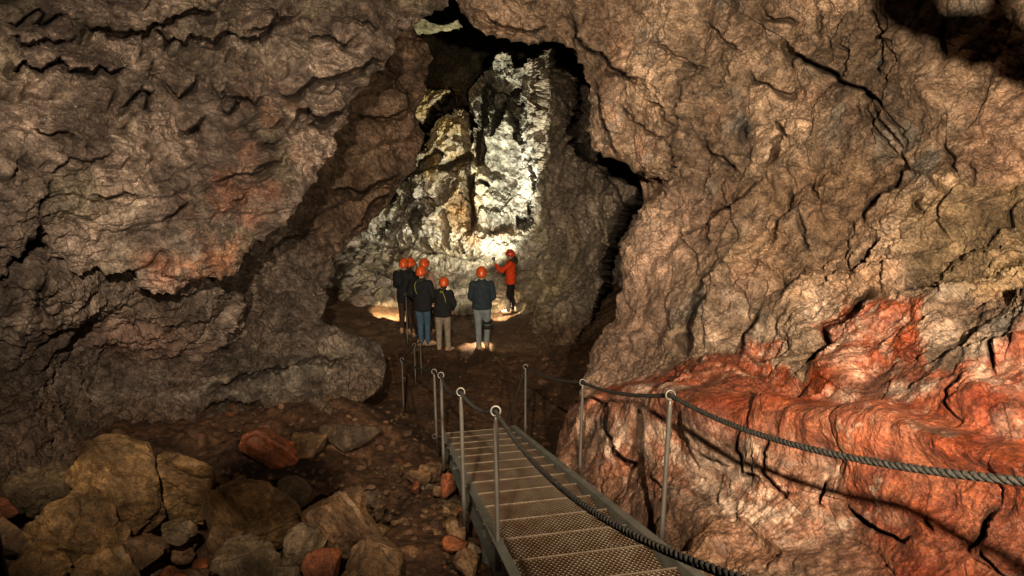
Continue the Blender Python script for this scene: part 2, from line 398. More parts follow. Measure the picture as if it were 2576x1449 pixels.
E_DEP = [(1150,-300,8.0),(1250,50,9.6),(1400,60,9.4),(1480,250,9.3),(1500,400,9.0),(1650,450,8.6),(1600,560,8.2),(1560,720,8.0),(1490,880,7.9),(1450,1050,7.3),(1410,1180,6.6),(1440,1300,6.0),
 (1700,100,8.0),(1750,300,7.6),(1800,500,7.2),(1750,650,7.1),(1700,800,7.0),(1650,900,6.9),(1600,970,6.6),(1560,1060,6.0),(1580,1180,5.5),(1620,1300,4.95),
 (2000,60,6.8),(2000,250,6.7),(2050,450,6.3),(2000,650,6.0),(1950,800,5.9),(1900,930,5.7),(1850,990,4.75),(1830,1060,4.5),(1850,1180,4.45),(1850,1300,4.35),(1850,1400,4.1),(1800,1500,3.9),
 (2300,60,5.5),(2300,250,5.5),(2300,450,5.2),(2300,650,4.9),(2250,800,4.5),(2200,930,4.25),(2150,990,3.85),(2150,1060,3.6),(2150,1180,3.55),(2150,1300,3.5),(2150,1400,3.4),(2150,1520,3.1),
 (2550,60,4.9),(2576,300,4.8),(2576,500,4.5),(2576,700,3.9),(2550,850,3.4),(2500,970,3.1),(2500,1060,2.85),(2530,1180,2.75),(2530,1300,2.7),(2530,1400,2.65),(2530,1550,2.5),
 (3000,0,4.2),(3000,500,3.8),(3000,900,2.6),(3000,1400,2.1),(3000,1800,2.0),(2000,-300,6.0),(2600,-300,4.6),(1500,-300,7.6),(2000,1800,3.0),(1500,1700,4.2)]
def E_disp(U, V, Uo, Vo, P, s):
    big = fbm(P, 0.55, 3, 11)*0.30 + fbm(P, 1.5, 3, 12)*0.22
    low = smooth(880, 1010, V+0.0*U)             # smoother flow lobes low on the wall
    f1, f2, cv = voro((P+0.25*fbm(P, 1.1, 2, 3)[:, None])*np.array([1.5, 1.5, 1.0]), 5)
    plates = (cv-0.5)*0.12*smooth(0.0, 0.08, f2-f1)
    g1 = np.exp(-((f2-f1)/0.035)**2)*smooth(-0.1, 0.35, fbm(P, 0.8, 2, 77))
    l1 = ledges(P, (-1, 0.15, -0.35), 0.62, 1.5, 0.9, 21, 0.07)*0.10
    l2 = ledges(P, (-0.8, 0.2, 0.7), 0.23, 1.6, 1.8, 22, 0.10)*0.045*smooth(-.1, .3, fbm(P, 1.1, 2, 41))
    l3 = ledges(P, (-1, 0.1, -0.1), 0.16, 1.3, 2.2, 24, 0.12)*0.03*smooth(-.05, .25, fbm(P, .9, 2, 43))
    fine = ridged(P, 4.5, 4, 31)*0.020 + fbm(P, 12, 4, 33)*0.016
    lobes = ridged(P*np.array([1, 1, 1.4]), 1.1, 3, 51)*0.10 + fbm(P, 3, 3, 52)*0.035
    ch = chips(P, 4.2, 91, (1, 1, .7))*.05*smooth(-.3, .2, fbm(P, .8, 2, 92)) + chips(P, 10, 93)*.018
    sm = np.clip(low*.8+.6*soft_poly(Uo, Vo, P, [(1800,740),(2350,700),(2700,850),(2700,1500),(1800,1200)], 60, 30, 4), 0, .85)
    h = big + ch*1.2*(1-.9*sm) + plates*(1-0.9*sm) + l1*(1-0.9*sm) + l2*.6*(1-sm) + l3*.6*(1-sm) + grit(P, 31)*(1-.72*sm) + lobes*(.2+.5*sm) - g1*0.05*(1-sm)
    q = np.stack([P@np.array([.62, .1, .78]), P@np.array([.78, 0, -.62])*4, P[:, 1]*4], 1)
    h = h + fbm(q, 3.2, 5, 95, .65)*.028 + fbm(P, 9, 5, 96, .65)*.022
    cd, cg = cracks(Uo, Vo, P, R_CR, 300)
    # the bench that runs along the wall
    bl = np.interp(Uo, [1480, 1600, 1750, 1900, 2050, 2250, 2450, 2600, 3300], [1010, 1000, 1000, 1030, 1040, 1060, 1110, 1150, 1200])
    dd = Vo-bl
    h = h + 0.12*np.exp(-((dd-30)/45.)**2) - 0.10*np.exp(-((dd+35)/40.)**2)*smooth(1550, 1700, Uo)
    fade = smooth(0, 30, np.abs(s))*0.5+0.5
    return h*fade, np.maximum(cg, g1*0.6), cd
def E_col(U, V, Uo, Vo, P, h, g, s):
    a = fbm(P, 0.7, 4, 61); b = fbm(P, 2.2, 4, 62); d = fbm(P, 6, 4, 63, 0.6)
    col = mix(c3(.18, .118, .076), c3(.32, .222, .148), smooth(-.35, .4, a+.5*d))
    col = mix(col, c3(.20, .19, .165), smooth(.05, .4, b)*0.7)
    col = mix(col, c3(.35, .19, .12), smooth(.08, .42, fbm(P, 1.2, 4, 64))*0.45)
    och = soft_poly(Uo, Vo, P, [(1900,420),(2150,380),(2250,480),(2180,640),(2250,740),(1950,760),(1880,650)], 60, 60, 8)
    col = mix(col, c3(.36, .215, .12), och*0.55)
    och2 = soft_poly(Uo, Vo, P, [(2280,500),(2600,420),(2700,700),(2500,760),(2300,680)], 50, 60, 9)
    col = mix(col, c3(.22, .15, .07), och2*0.6)
    pink = soft_poly(Uo, Vo, P, [(1600,540),(1780,450),(1800,640),(1700,760),(1640,960),(1480,990),(1490,880)], 50, 40, 10)
    col = mix(col, c3(.33, .21, .15), pink*0.6)
    red = soft_poly(Uo, Vo, P, [(1470,1000),(1640,935),(1760,890),(1850,905),(1900,862),(1985,870),(1960,945),(2040,960),(2080,840),(2140,775),(2230,735),(2340,765),(2310,850),(2360,920),(2470,910),(2640,850),(3300,850),(3300,1900),(2150,1900),(2170,1420),(2150,1300),(2070,1190),(1980,1140),(1850,1095),(1700,1105),(1560,1075),(1475,1070)], 7, 34, 11, 2.6)
    red = red*(0.75+0.25*smooth(-.3, .2, b))
    rc = mix(c3(.21, .033, .008), c3(.32, .070, .019), smooth(-.3, .3, d+.3*a))
    rc = mix(rc, c3(.15, .045, .022), smooth(.05, .4, fbm(P, 1.6, 3, 66))*0.6)
    col = mix(col, rc, red)
    gs = smooth(.30, .36, fbm(P*np.array([1, 1, 2.]), 2.0, 3, 88))*red*smooth(1080, 1120, Vo)
    col = mix(col, c3(.13, .11, .08), gs*0.8)
    # pale mineral bloom, in patches and fine veins
    wh = soft_poly(Uo, Vo, P, [(1465,1050),(1600,1030),(1760,1070),(1900,1110),(2050,1160),(2120,1250),(2160,1330),(2060,1400),(1900,1350),(1750,1290),(1600,1230),(1480,1180)], 45, 45, 12, 2.0)
    w2 = np.zeros(len(U))
    for cx, cy, rx, ry in ((1960,860,75,75),(2190,880,110,90),(2390,850,70,40),(2510,960,60,85),(1880,780,70,70),(2270,790,60,50),(2050,790,50,60),(1800,830,40,70),(2500,1050,50,40),(2250,995,220,18),(1700,1020,90,25),(2000,1340,110,50),(2250,1330,60,30)):
        w2 = np.maximum(w2, np.exp(-((Uo-cx)/rx)**2-((Vo-cy)/ry)**2))
    st = fbm(P*np.array([1.0, 1.0, 2.4]), 3.0, 4, 67, 0.6)
    vein = smooth(.72, .93, ridged(P+0.1*st[:, None], 5.5, 3, 68))*smooth(0.0, .3, fbm(P, .9, 2, 69)+.15*red)
    pk = soft_poly(Uo, Vo, P, [(1380,1000),(1560,1000),(1750,1060),(2150,1150),(2250,1500),(1450,1500),(1380,1200)], 40, 30, 15)
    col = mix(col, mix(c3(.15, .070, .040), c3(.27, .135, .085), smooth(-.3, .3, d)), pk*.85)
    W = np.clip(w2*smooth(-.25, .4, st)*.8 + wh*smooth(-.2, .3, st+.45*b)*0.7 + vein*(red+wh)*0.7, 0, 1)
    col = mix(col, c3(.35, .13, .07), wh*smooth(-.1, .3, fbm(P, 1.5, 4, 97))*.8)
    col = mix(col, c3(.66, .49, .37), W*(.85+.25*smooth(-.3, .2, d)))
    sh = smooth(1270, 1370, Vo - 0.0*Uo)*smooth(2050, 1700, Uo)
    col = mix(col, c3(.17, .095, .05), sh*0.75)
    col = mix(col, c3(.44, .32, .20), pale_glints(P, 801)*.6*(1-red*.6)*(1-W))
    col = mix(col, col*.42, smooth(.18, .42, fbm(P, 7, 4, 805, .7))*.6)
    col = col*(1+.55*np.clip(chips(P, 7, 831), -.6, .6)*(1-.5*red))[:, None]
    sp = smooth(.55, .8, vnoise(P*60, 5))[:, None]*0.25
    return col*(1+sp)*(1-0.3*g[:, None])
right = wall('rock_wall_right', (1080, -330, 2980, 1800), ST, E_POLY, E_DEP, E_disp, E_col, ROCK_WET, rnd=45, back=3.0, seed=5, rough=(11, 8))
tag(right, 'pinkish brown lava rock wall with red and white mineral bench beside the stairs', 'rock wall', kind='structure')

# ================================================================== upper left wall
A_POLY = [(-800,-420),(-800,900),(-300,770),(0,676),(45,625),(80,580),(100,556),(118,585),(120,660),(140,642),(190,690),(236,648),(270,690),(330,668),(345,720),(390,742),(440,735),(500,700),(520,680),(545,708),(580,690),(600,650),(640,618),(690,585),(720,545),(752,500),(790,462),(800,425),(832,385),(845,340),(868,310),(872,262),(900,225),(935,195),(972,165),(984,130),(980,88),(1015,70),(1032,80),(1058,38),(1100,30),(1130,2),(1180,-60),(1180,-420)]
A_DEP = [(-700,-300,4.0),(-700,400,4.2),(-300,700,4.9),(0,0,6.2),(0,300,5.8),(0,550,5.7),(0,660,6.0),(300,0,7.2),(300,300,6.7),(300,550,6.7),(300,700,6.9),(550,680,7.4),(600,0,8.4),(600,250,7.8),(600,450,7.7),(640,600,7.9),(850,0,9.4),(850,150,8.9),(820,330,8.7),(980,100,9.6),(1100,0,9.9),(400,-300,6.3),(1100,-300,8.2),(750,480,8.2)]
A_CR = [
 ([(0,50),(25,65),(45,55),(72,38),(95,62),(108,65),(140,30)],(0,-1),.10,50),
 ([(0,100),(30,102),(50,132),(75,120),(105,105),(125,120),(150,110),(200,98)],(0,-1),.11,50),
 ([(200,55),(215,90),(235,82),(260,80),(280,95),(305,100),(320,85),(350,97),(375,75),(395,70),(415,55),(450,45),(475,25),(500,30),(540,40)],(0,-1),.24,70),
 ([(360,100),(390,95),(415,127),(430,105),(452,122),(475,95),(510,100),(530,115),(550,102),(575,95),(600,100),(635,100),(670,80),(695,25)],(0,-1),.16,50),
 ([(0,170),(20,192),(50,172),(85,207),(115,185),(140,160),(160,195),(185,200),(215,200),(240,185),(265,205),(290,195),(325,165)],(0,-1),.14,60),
 ([(400,200),(425,225),(452,250),(480,220),(495,190)],(0,-1),.12,40),
 ([(524,200),(540,240),(555,260),(565,220),(580,230),(600,230)],(0,-1),.05,40),
 ([(694,235),(739,235),(779,210),(839,190),(880,180),(930,155),(975,150)],(-.3,-1),.13,60),
 ([(729,310),(739,280),(769,275),(784,300),(809,300),(849,280),(874,260)],(-.2,-1),.18,60),
 ([(90,430),(120,430),(150,405),(200,415),(240,400),(280,380)],(0,-1),.06,40),
 ([(275,320),(310,280),(345,250),(380,285)],(0,1),.05,50),
 ([(340,215),(345,250),(365,260),(385,240)],(0,-1),.10,30),
 ([(440,310),(470,330),(500,318),(520,290)],(0,-1),.08,40),
 ([(390,565),(420,550),(440,525),(480,495)],(-.5,-1),.08,50),
 ([(520,460),(550,455),(590,440),(630,440),(680,415),(700,405)],(-.3,-1),.06,50),
 ([(630,445),(645,415),(675,405),(705,410),(715,375)],(-.3,-1),.10,50),
 ([(160,580),(165,545),(180,530)],(1,0),.07,40),
 ([(549,261),(562,289),(576,274),(583,261),(609,261),(629,269),(651,254),(675,243)],(0,-1),.10,40),
 ([(280,329),(313,313),(335,300)],(0,-1),.09,30),([(346,298),(359,318),(376,331),(385,316)],(0,-1),.09,30),
 ([(339,188),(346,197),(361,206),(374,195),(379,168),(389,146)],(0,-1),.06,30),
 ([(445,324),(462,331),(491,322),(499,302),(521,285)],(0,-1),.11,40),
 ([(288,289),(315,269),(319,254),(337,247),(357,261),(374,278),(394,291)],(0,-1),.10,40),
 ([(600,90),(640,70),(700,60),(760,30)],(-.2,-1),.08,40),
 ([(60,330),(110,350),(160,335),(190,360)],(0,-1),.08,40),
 ([(640,350),(690,360),(720,340)],(0,-1),.07,40),
 ([(200,480),(260,500),(300,480),(350,490)],(0,-1),.06,40),
 ([(760,110),(785,90),(830,90),(860,118),(900,100)],(0,-1),.08,40),
 ([(880,40),(900,70),(925,60),(940,90),(960,70)],(0,-1),.08,30),
 ([(560,520),(600,500),(640,480)],(-.3,-1),.06,40),
 ([(90,560),(95,500),(120,440)],(-1,0),.06,40),
]
def A_disp(U, V, Uo, Vo, P, s):
    big = fbm(P, 0.6, 3, 111)*0.35 + fbm(P, 1.6, 3, 112)*0.10
    k = smooth(-.25, .2, fbm(P, .7, 2, 141))
    l1 = ledges(P, (-.35, .1, -1), 0.55, 1.1, 0.9, 121, 0.08, 0.35, 3.2)*0.12
    l2 = ledges(P, (-.25, .1, -1), 0.22, 1.2, 1.7, 122, 0.12, 0.3, 5.0)*0.055*k
    l3 = ledges(P, (-.2, .1, -1), 0.11, 1.2, 3.0, 123, 0.15, 0.3, 9.0)*0.028
    drip = np.clip(ridged(P*np.array([1, 1, .35]), 3.4, 2, 130), 0, 1)*0.05
    fine = fbm(P, 8, 4, 133)*0.028 + ridged(P, 5, 3, 134)*0.015
    cd, cg = cracks(Uo, Vo, P, A_CR, 500)
    ch = chips(P, 3.6, 191, (1, 1, .6))*.07 + chips(P, 8, 193, (1, 1, .6))*.03
    return big + ch*.9 + l1*1.5 + l2*1.3 + l3 + drip*.7 + grit(P, 131)*.8, cg, cd
def A_col(U, V, Uo, Vo, P, h, g, s):
    a = fbm(P, 0.7, 4, 161); b = fbm(P, 2.2, 4, 162); d = fbm(P, 6, 4, 163, .6)
    col = mix(c3(.10, .072, .054), c3(.25, .190, .150), smooth(-.3, .4, a*.6+b*.5+.5*d))
    col = mix(col, c3(.18, .155, .10), smooth(.05, .4, fbm(P, 1.4, 4, 164))*0.6)
    red = soft_poly(Uo, Vo, P, [(480,350),(700,230),(760,330),(700,480),(560,680),(420,740),(330,700),(420,560)], 70, 90, 13)
    col = mix(col, c3(.26, .125, .08), red*smooth(-.15, .35, fbm(P, 2.4, 4, 165))*0.85)
    r2 = soft_poly(Uo, Vo, P, [(340,660),(600,600),(600,700),(400,750)], 30, 40, 14)
    col = mix(col, c3(.27, .11, .045), r2*smooth(-.2, .25, fbm(P, 3, 3, 166))*0.7)
    pale = np.exp(-((Uo-430)/130)**2-((Vo-620)/40)**2)+np.exp(-((Uo-560)/50)**2-((Vo-670)/30)**2)+.6*np.exp(-((Uo-500)/180)**2-((Vo-140)/60)**2)
    col = mix(col, c3(.34, .29, .235), np.clip(pale, 0, 1)*smooth(-.2, .3, b)*0.6)
    col = mix(col, c3(.44, .345, .245), pale_glints(P, 811)*.7)
    col = mix(col, col*.42, smooth(.15, .4, fbm(P, 7, 4, 815, .7))*.65)
    col = col*(1+.55*np.clip(chips(P, 6, 841), -.6, .6))[:, None]
    return col*(1-.25*g[:, None])
leftw = wall('rock_wall_left', (-700, -330, 1260, 840), ST, A_POLY, A_DEP, A_disp, A_col, ROCK_WET, rnd=22, back=1.6, band=60, seed=9, rough=(10, 9))
tag(leftw, 'overhanging brown lava wall hung with stubby lava drips', 'rock wall', kind='structure')

# ================================================================== lower left wall
B_POLY = [(-900,-200),(-900,1900),(840,1900),(840,1150),(862,1052),(915,1012),(958,975),(966,930),(955,893),(900,868),(850,848),(802,822),(812,800),(820,760),(812,735),(830,700),(832,652),(868,610),(905,585),(935,555),(962,530),(985,500),(1006,478),(1020,450),(1040,425),(1050,375),(1062,340),(1040,300),(1055,250),(1070,200),(1082,150),(1075,112),(1050,90),(1030,40),(1000,-200)]
B_DEP = [(-700,500,5.2),(-700,1000,5.2),(0,650,6.25),(100,640,6.5),(0,850,6.6),(0,1000,6.6),(0,1150,6.5),(250,690,7.15),(400,730,7.7),(550,700,8.4),(300,800,7.9),(300,900,8.7),(300,1050,8.2),(300,1200,7.8),(600,700,10.2),(600,850,10.0),(600,1000,9.2),(600,1150,8.5),(800,500,11.8),(800,650,11.6),(800,790,11.2),(780,850,10.6),(800,920,10.0),(820,1020,9.3),(820,1150,8.7),(950,900,10.6),(970,1000,9.8),(960,1150,8.9),(950,200,12.8),(950,400,12.6),(1050,150,13.6),(1050,350,13.2),(930,540,12.8),(840,680,12.3),(600,400,11),(200,500,9.5),(900,1600,7.5),(0,1600,6.0),(1000,-150,12)]
B_CR = [
 ([(940,70),(960,150),(1000,230),(1030,300)],(-1,0),.08,60),
 ([(900,280),(950,300),(1000,290),(1040,270)],(0,-1),.10,60),
 ([(820,470),(900,480),(960,450),(1020,430)],(0,-1),.14,70),
 ([(860,610),(900,560),(960,500),(1000,470)],(-.3,-1),.10,40),
 ([(640,640),(700,600),(760,590),(820,560)],(0,-1),.06,50),
 ([(800,830),(850,848),(900,868),(955,893)],(-.3,1),.05,40),
 ([(500,1020),(600,985),(700,965),(800,935),(880,925)],(0,1),.10,60),
 ([(480,1060),(560,1035),(650,1040),(700,1060)],(0,-1),.08,40),
 ([(105,680),(95,720),(110,790)],(1,0),.12,50),
]
def B_disp(U, V, Uo, Vo, P, s):
    big = fbm(P, 0.5, 3, 211)*0.4 + fbm(P, 1.5, 3, 212)*0.14
    up = smooth(700, 560, Vo+0*Uo)*smooth(700, 820, Uo)
    q = P*np.array([1, 1, .42])
    dr = ridged(q, 3.2, 3, 230)*0.07 + np.abs(vnoise(q*7, 231))*0.06
    l1 = ledges(P, (-.2, .1, -1), 0.42, 1.2, 1.1, 221, 0.10, 0.7, 5.0)*0.10
    l2 = ledges(P, (-.2, .1, -1), 0.16, 1.3, 2.4, 222, 0.15, 0.9, 9.0)*0.05
    la = ledges(P, (.1, .3, -1), 0.7, 0.8, 0.5, 225, 0.08)*0.14
    fine = fbm(P, 7, 4, 233)*0.035
    cd, cg = cracks(Uo, Vo, P, B_CR, 700)
    ch = chips(P, 3, 291, (1, 1, .5))*.07 + chips(P, 7, 293, (1, 1, .6))*.035
    return big + ch + (dr + l1 + l2)*(1-.75*up) + la*up + grit(P, 231)*.8, cg, cd
def B_col(U, V, Uo, Vo, P, h, g, s):
    a = fbm(P, 0.6, 4, 261); b = fbm(P, 2.2, 4, 262); d = fbm(P, 6, 4, 263, .6)
    col = mix(c3(.075, .053, .038), c3(.21, .165, .13), smooth(-.3, .4, a*.5+b*.5+.6*d))
    up = smooth(720, 560, Vo)*smooth(700, 820, Uo)
    col = mix(col, col*c3(1.0, .82, .66), up)
    pale = soft_poly(Uo, Vo, P, [(480,1000),(700,930),(900,880),(960,960),(900,1060),(600,1070)], 40, 50, 21)
    col = mix(col, c3(.30, .26, .20), pale*smooth(-.2, .3, b)*0.8)
    red = np.exp(-((Uo-330)/140)**2-((Vo-850)/60)**2)
    col = mix(col, c3(.20, .10, .07), red*.5)
    col = mix(col, c3(.42, .34, .26), pale_glints(P, 821)*.6*(1-up))
    col = mix(col, col*.42, smooth(.15, .4, fbm(P, 7, 4, 825, .7))*.65)
    low_soil_shade = smooth(-10, 60, Vo + 40*b - np.interp(Uo, [0, 300, 500, 700, 850, 950, 1100], [960, 985, 1030, 1005, 955, 915, 900]))
    col = mix(col, c3(.075, .048, .03), low_soil_shade*.9)  # soil brown at the foot, with the unlit darkness put into the colour
    return col*(1-.25*g[:, None])
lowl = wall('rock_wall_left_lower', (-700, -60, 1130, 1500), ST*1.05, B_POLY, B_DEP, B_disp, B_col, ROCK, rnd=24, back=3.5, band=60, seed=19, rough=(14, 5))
tag(lowl, 'dark brown lower cave wall behind the boulders', 'rock wall', kind='structure')

# ================================================================== far chamber
C_DEP = [(600,-200,24),(900,-200,24),(900,100,25),(900,400,25.5),(850,600,25.5),(900,690,24.0),(1000,200,24),(1050,500,23.3),(1050,640,22.2),(1130,180,23.5),(1150,400,22.5),(1150,600,21.4),(1150,720,20.4),(1250,150,23),(1250,350,22.2),(1250,550,21.2),(1230,640,20.4),(1300,690,19.2),(1300,760,18.3),(1290,300,21.8),(1350,200,21.4),(1360,400,20.6),(1375,550,19.9),(1380,700,18.2),(1400,800,15.6),(1430,550,16.6),(1430,350,17.5),(1450,150,16.5),(1480,400,15),(1500,600,14.2),(1520,750,13.5),(1500,880,13.0),(1620,300,13),(1650,500,12.3),(1650,700,12),(1650,900,11.5),(1900,300,11),(1900,900,9.5),(1500,1000,12.2),(1100,850,18),(900,850,19),(1300,-100,19),(1100,0,22),(1500,-100,15)]
C_CR = [
 ([(1385,110),(1400,160),(1440,200),(1470,260),(1480,300)],(1,-.3),.25,40),
 ([(1395,180),(1420,230),(1440,280),(1462,330)],(1,-.3),.12,40),
 ([(1360,220),(1380,280),(1420,320),(1430,380)],(1,0),.06,40),
 ([(1460,370),(1500,430),(1560,470),(1580,520),(1600,545)],(1,-.4),.15,50),
 ([(1530,590),(1540,640),(1530,690),(1540,720)],(1,0),.10,40),
 ([(1640,440),(1640,480),(1620,510)],(1,0),.10,30),
 ([(1040,440),(1050,500),(1080,560)],(1,0),.25,50),
 ([(1120,520),(1130,590),(1120,620)],(1,0),.3,50),
 ([(1185,230),(1190,300),(1192,380),(1195,480),(1200,560)],(1,0),.45,40),
 ([(1240,190),(1230,260),(1225,330)],(1,0),.25,30),
 ([(930,605),(1000,628),(1100,640),(1200,655),(1240,662)],(0,1),.22,60),
 ([(1170,610),(1180,585),(1200,575),(1218,590),(1222,620)],(0,1),.25,50),
 ([(1222,585),(1240,600),(1258,580),(1280,585),(1300,600)],(0,1),.15,40),
]
CLA = [(1030,236),(1060,232),(1100,226),(1138,220),(1140,240),(1128,262),(1100,290),(1075,326),(1060,300),(1040,270)]
CLB = [(1068,372),(1090,335),(1120,308),(1150,288),(1172,276),(1196,320),(1192,380),(1212,440),(1212,520),(1214,600),(1260,640),(800,640),(870,600),(950,560),(1000,490),(1036,440),(1052,400)]
CR2 = [(1190,640),(1190,560),(1188,470),(1194,400),(1200,330),(1182,262),(1184,225),(1215,205),(1240,172),(1255,140),(1278,112),(1290,124),(1300,170),(1340,150),(1430,90),(1800,-100),(1800,1200),(1190,1200)]
SLOTS = [[(1232,225),(1252,232),(1244,300),(1232,380),(1205,425),(1208,340),(1220,270)],[(1046,440),(1060,408),(1105,388),(1128,400),(1098,424),(1062,442)],[(1118,430),(1150,408),(1190,394),(1196,408),(1150,436)],[(1180,470),(1196,450),(1200,560),(1190,570)],[(1262,300),(1285,250),(1280,310),(1262,350)],[(1040,560),(1060,520),(1068,560),(1056,600)]]
def C_z(Uo, Vo, z, P):
    wob = 14*fbm(P, 1.1, 4, 380, .6)
    m = np.zeros(len(Uo))
    for poly in (CLA, CLB, CR2, [(600,632),(1800,632),(1800,1200),(600,1200)]):
        d, _, _ = seg_near(Uo, Vo, poly); sd = np.where(inside(Uo, Vo, poly), d, -d)+wob*2
        m = np.maximum(m, smooth(-7, 3, sd))
    hole = np.zeros(len(Uo))
    for poly in SLOTS:
        d, _, _ = seg_near(Uo, Vo, poly); hole = np.maximum(hole, smooth(-6, 6, np.where(inside(Uo, Vo, poly), d, -d)+wob))
    z = z + hole*2.6
    # deep cleft added beside the near right mass to blacken its shadow edge
    cl = [q for q in E_POLY[6:33]]
    d, _, _ = seg_near(Uo, Vo, cl, False); wd = 30+14*fbm(P, .9, 3, 383)*2
    z = z + 4.0*smooth(wd+5, wd-6, d)*smooth(1400, 1440, Uo)
    pit = smooth(.15, .22, fbm(P*np.array([1, .7, .55])+P[:, [2]]*np.array([.5, 0, 0]), .62, 4, 381, .55))*smooth(610, 560, Vo)*smooth(1400, 1330, Uo)
    deep = z*1.0 + 26.0
    z = z + pit*2.2
    return z*m + deep*(1-m)
def C_disp(U, V, Uo, Vo, P, s):
    lit = smooth(1450, 1340, Uo+60*fbm(P, .6, 3, 399)); low = smooth(588, 612, Vo-.13*(Uo-930))*smooth(1400, 1310, Uo)
    big = fbm(P, 0.30, 4, 311)*0.9*(1-.7*low) + fbm(P, .9, 3, 312)*0.35*(1-.7*low)
    rr = smooth(1180, 1230, Uo)*lit*(1-low)
    f1, f2, cv = voro(P*3.4, 315)
    rub = (0.5-f1)*0.20*rr
    f1b, f2b, cvb = voro((P+.3*fbm(P, 1, 2, 3)[:, None])*np.array([.9, .9, .5]), 316)
    col_ = (0.6-f1b)*0.7*lit*(1-low)
    kn = ridged(P*np.array([1, 1, .5]), .8, 4, 318, .55)*0.30*lit*(1-low)
    fine = fbm(P, 4, 4, 333, .6)*0.16*(1-.4*low) + chips(P, 2.6, 391)*.16*lit*(1-.8*low) + chips(P, 6, 393)*.06*lit*(1-.5*low) + chips(P, 4, 395, (1, 1, .4))*.05*(1-lit) + grit(P, 371, .8)*(.5+.5*lit)*(1-.5*low)
    st = ledges(P, (0, 0, -1), .5, .35, .4, 340, .1)*0.10*low
    dark = (1-lit)*(ledges(P, (-.8, .2, -.4), 1.3, 1.2, .4, 350, .06)*.22 + ledges(P, (-1, .2, -.1), .5, 1.2, 1.0, 351, .1)*.08)
    cd, cg = cracks(Uo, Vo, P, C_CR, 900)
    return big + rub + col_ + kn + fine + st + dark, cg, cd
def C_col(U, V, Uo, Vo, P, h, g, s):
    a = fbm(P, .4, 4, 361); b = fbm(P, 1.3, 4, 362); d = fbm(P, 4, 4, 363, .6)
    col = mix(c3(.30, .245, .15), c3(.44, .38, .27), smooth(-.3, .35, a+.5*d))
    yel = soft_poly(Uo, Vo, P, [(1040,230),(1130,200),(1190,300),(1200,600),(1110,600),(1060,450)], 30, 30, 31, .8)
    col = mix(col, c3(.42, .29, .10), yel*smooth(-.25, .25, b)*.8)
    gry = soft_poly(Uo, Vo, P, [(1190,120),(1340,120),(1380,450),(1370,620),(1215,570),(1195,300)], 30, 60, 32, .8)
    col = mix(col, mix(c3(.15, .14, .10), c3(.44, .41, .32), smooth(-.1, .35, d+.3*a)), gry)
    wht = np.zeros(len(U))
    for cx, cy, rx, ry in ((1080,520,45,55),(980,590,60,40),(1240,610,50,45),(1330,460,45,110),(1310,640,60,60),(1050,590,120,18),(1100,550,30,40)):
        wht = np.maximum(wht, np.exp(-((Uo-cx)/rx)**2-((Vo-cy)/ry)**2))
    col = mix(col, c3(.66, .62, .54), np.clip(wht*smooth(-.35, .2, d)*1.1, 0, 1))
    org = np.exp(-((Uo-1195)/22)**2-((Vo-605)/18)**2)+np.exp(-((Uo-1270)/35)**2-((Vo-590)/14)**2)+np.exp(-((Uo-1160)/40)**2-((Vo-540)/60)**2)
    col = mix(col, c3(.38, .22, .09), np.clip(org, 0, 1)*.75)
    band = smooth(600, 640, Vo-(.12*(Uo-930)))*smooth(1400, 1300, Uo)
    sta = smooth(-.2, .3, fbm(P*np.array([.5, .5, 6]), 1.2, 3, 366))
    col = mix(col, mix(c3(.25, .19, .12), c3(.46, .40, .30), sta), band*.8)
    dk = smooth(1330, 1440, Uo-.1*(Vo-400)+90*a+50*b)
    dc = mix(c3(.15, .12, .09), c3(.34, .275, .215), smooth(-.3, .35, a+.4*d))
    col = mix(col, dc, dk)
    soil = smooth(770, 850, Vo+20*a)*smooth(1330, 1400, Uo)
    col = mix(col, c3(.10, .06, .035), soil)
    upd = smooth(230, 120, Vo)*(1-dk)
    col = mix(col, c3(.05, .04, .03), upd*.0)
    return col*(1-.2*g[:, None])
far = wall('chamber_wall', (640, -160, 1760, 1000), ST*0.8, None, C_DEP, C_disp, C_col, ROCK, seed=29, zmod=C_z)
tag(far, 'tall back wall of the far chamber with pale and ochre flowstone under the torch light', 'rock wall', kind='structure')

# ceiling of the far chamber between the two near masses
T_POLY = [(1030,40),(1040,46),(1060,50),(1085,60),(1110,58),(1150,50),(1164,66),(1142,76),(1110,80),(1080,87),(1052,88),(1036,70)]
def T_disp(U, V, Uo, Vo, P, s): return fbm(P, .8, 4, 411)*.35+fbm(P, 3, 4, 412)*.12, np.zeros(len(U))
def T_col(U, V, Uo, Vo, P, h, g, s): return mix(c3(.16, .14, .065), c3(.30, .27, .15), smooth(-.3, .3, fbm(P, 2.5, 4, 413)))
tc_ = wall('chamber_ceiling', (980, -120, 1230, 150), ST*0.9, T_POLY, [(1040,-100,15.5),(1180,-100,15.5),(1040,50,18.5),(1160,40,18.5),(1100,90,19.5),(1100,0,17.5)], T_disp, T_col, ROCK, rnd=18, back=2.0, band=30, seed=31, rough=(9, 3))
tag(tc_, 'yellowish lump of chamber ceiling caught by the torch light', 'ceiling', kind='structure')

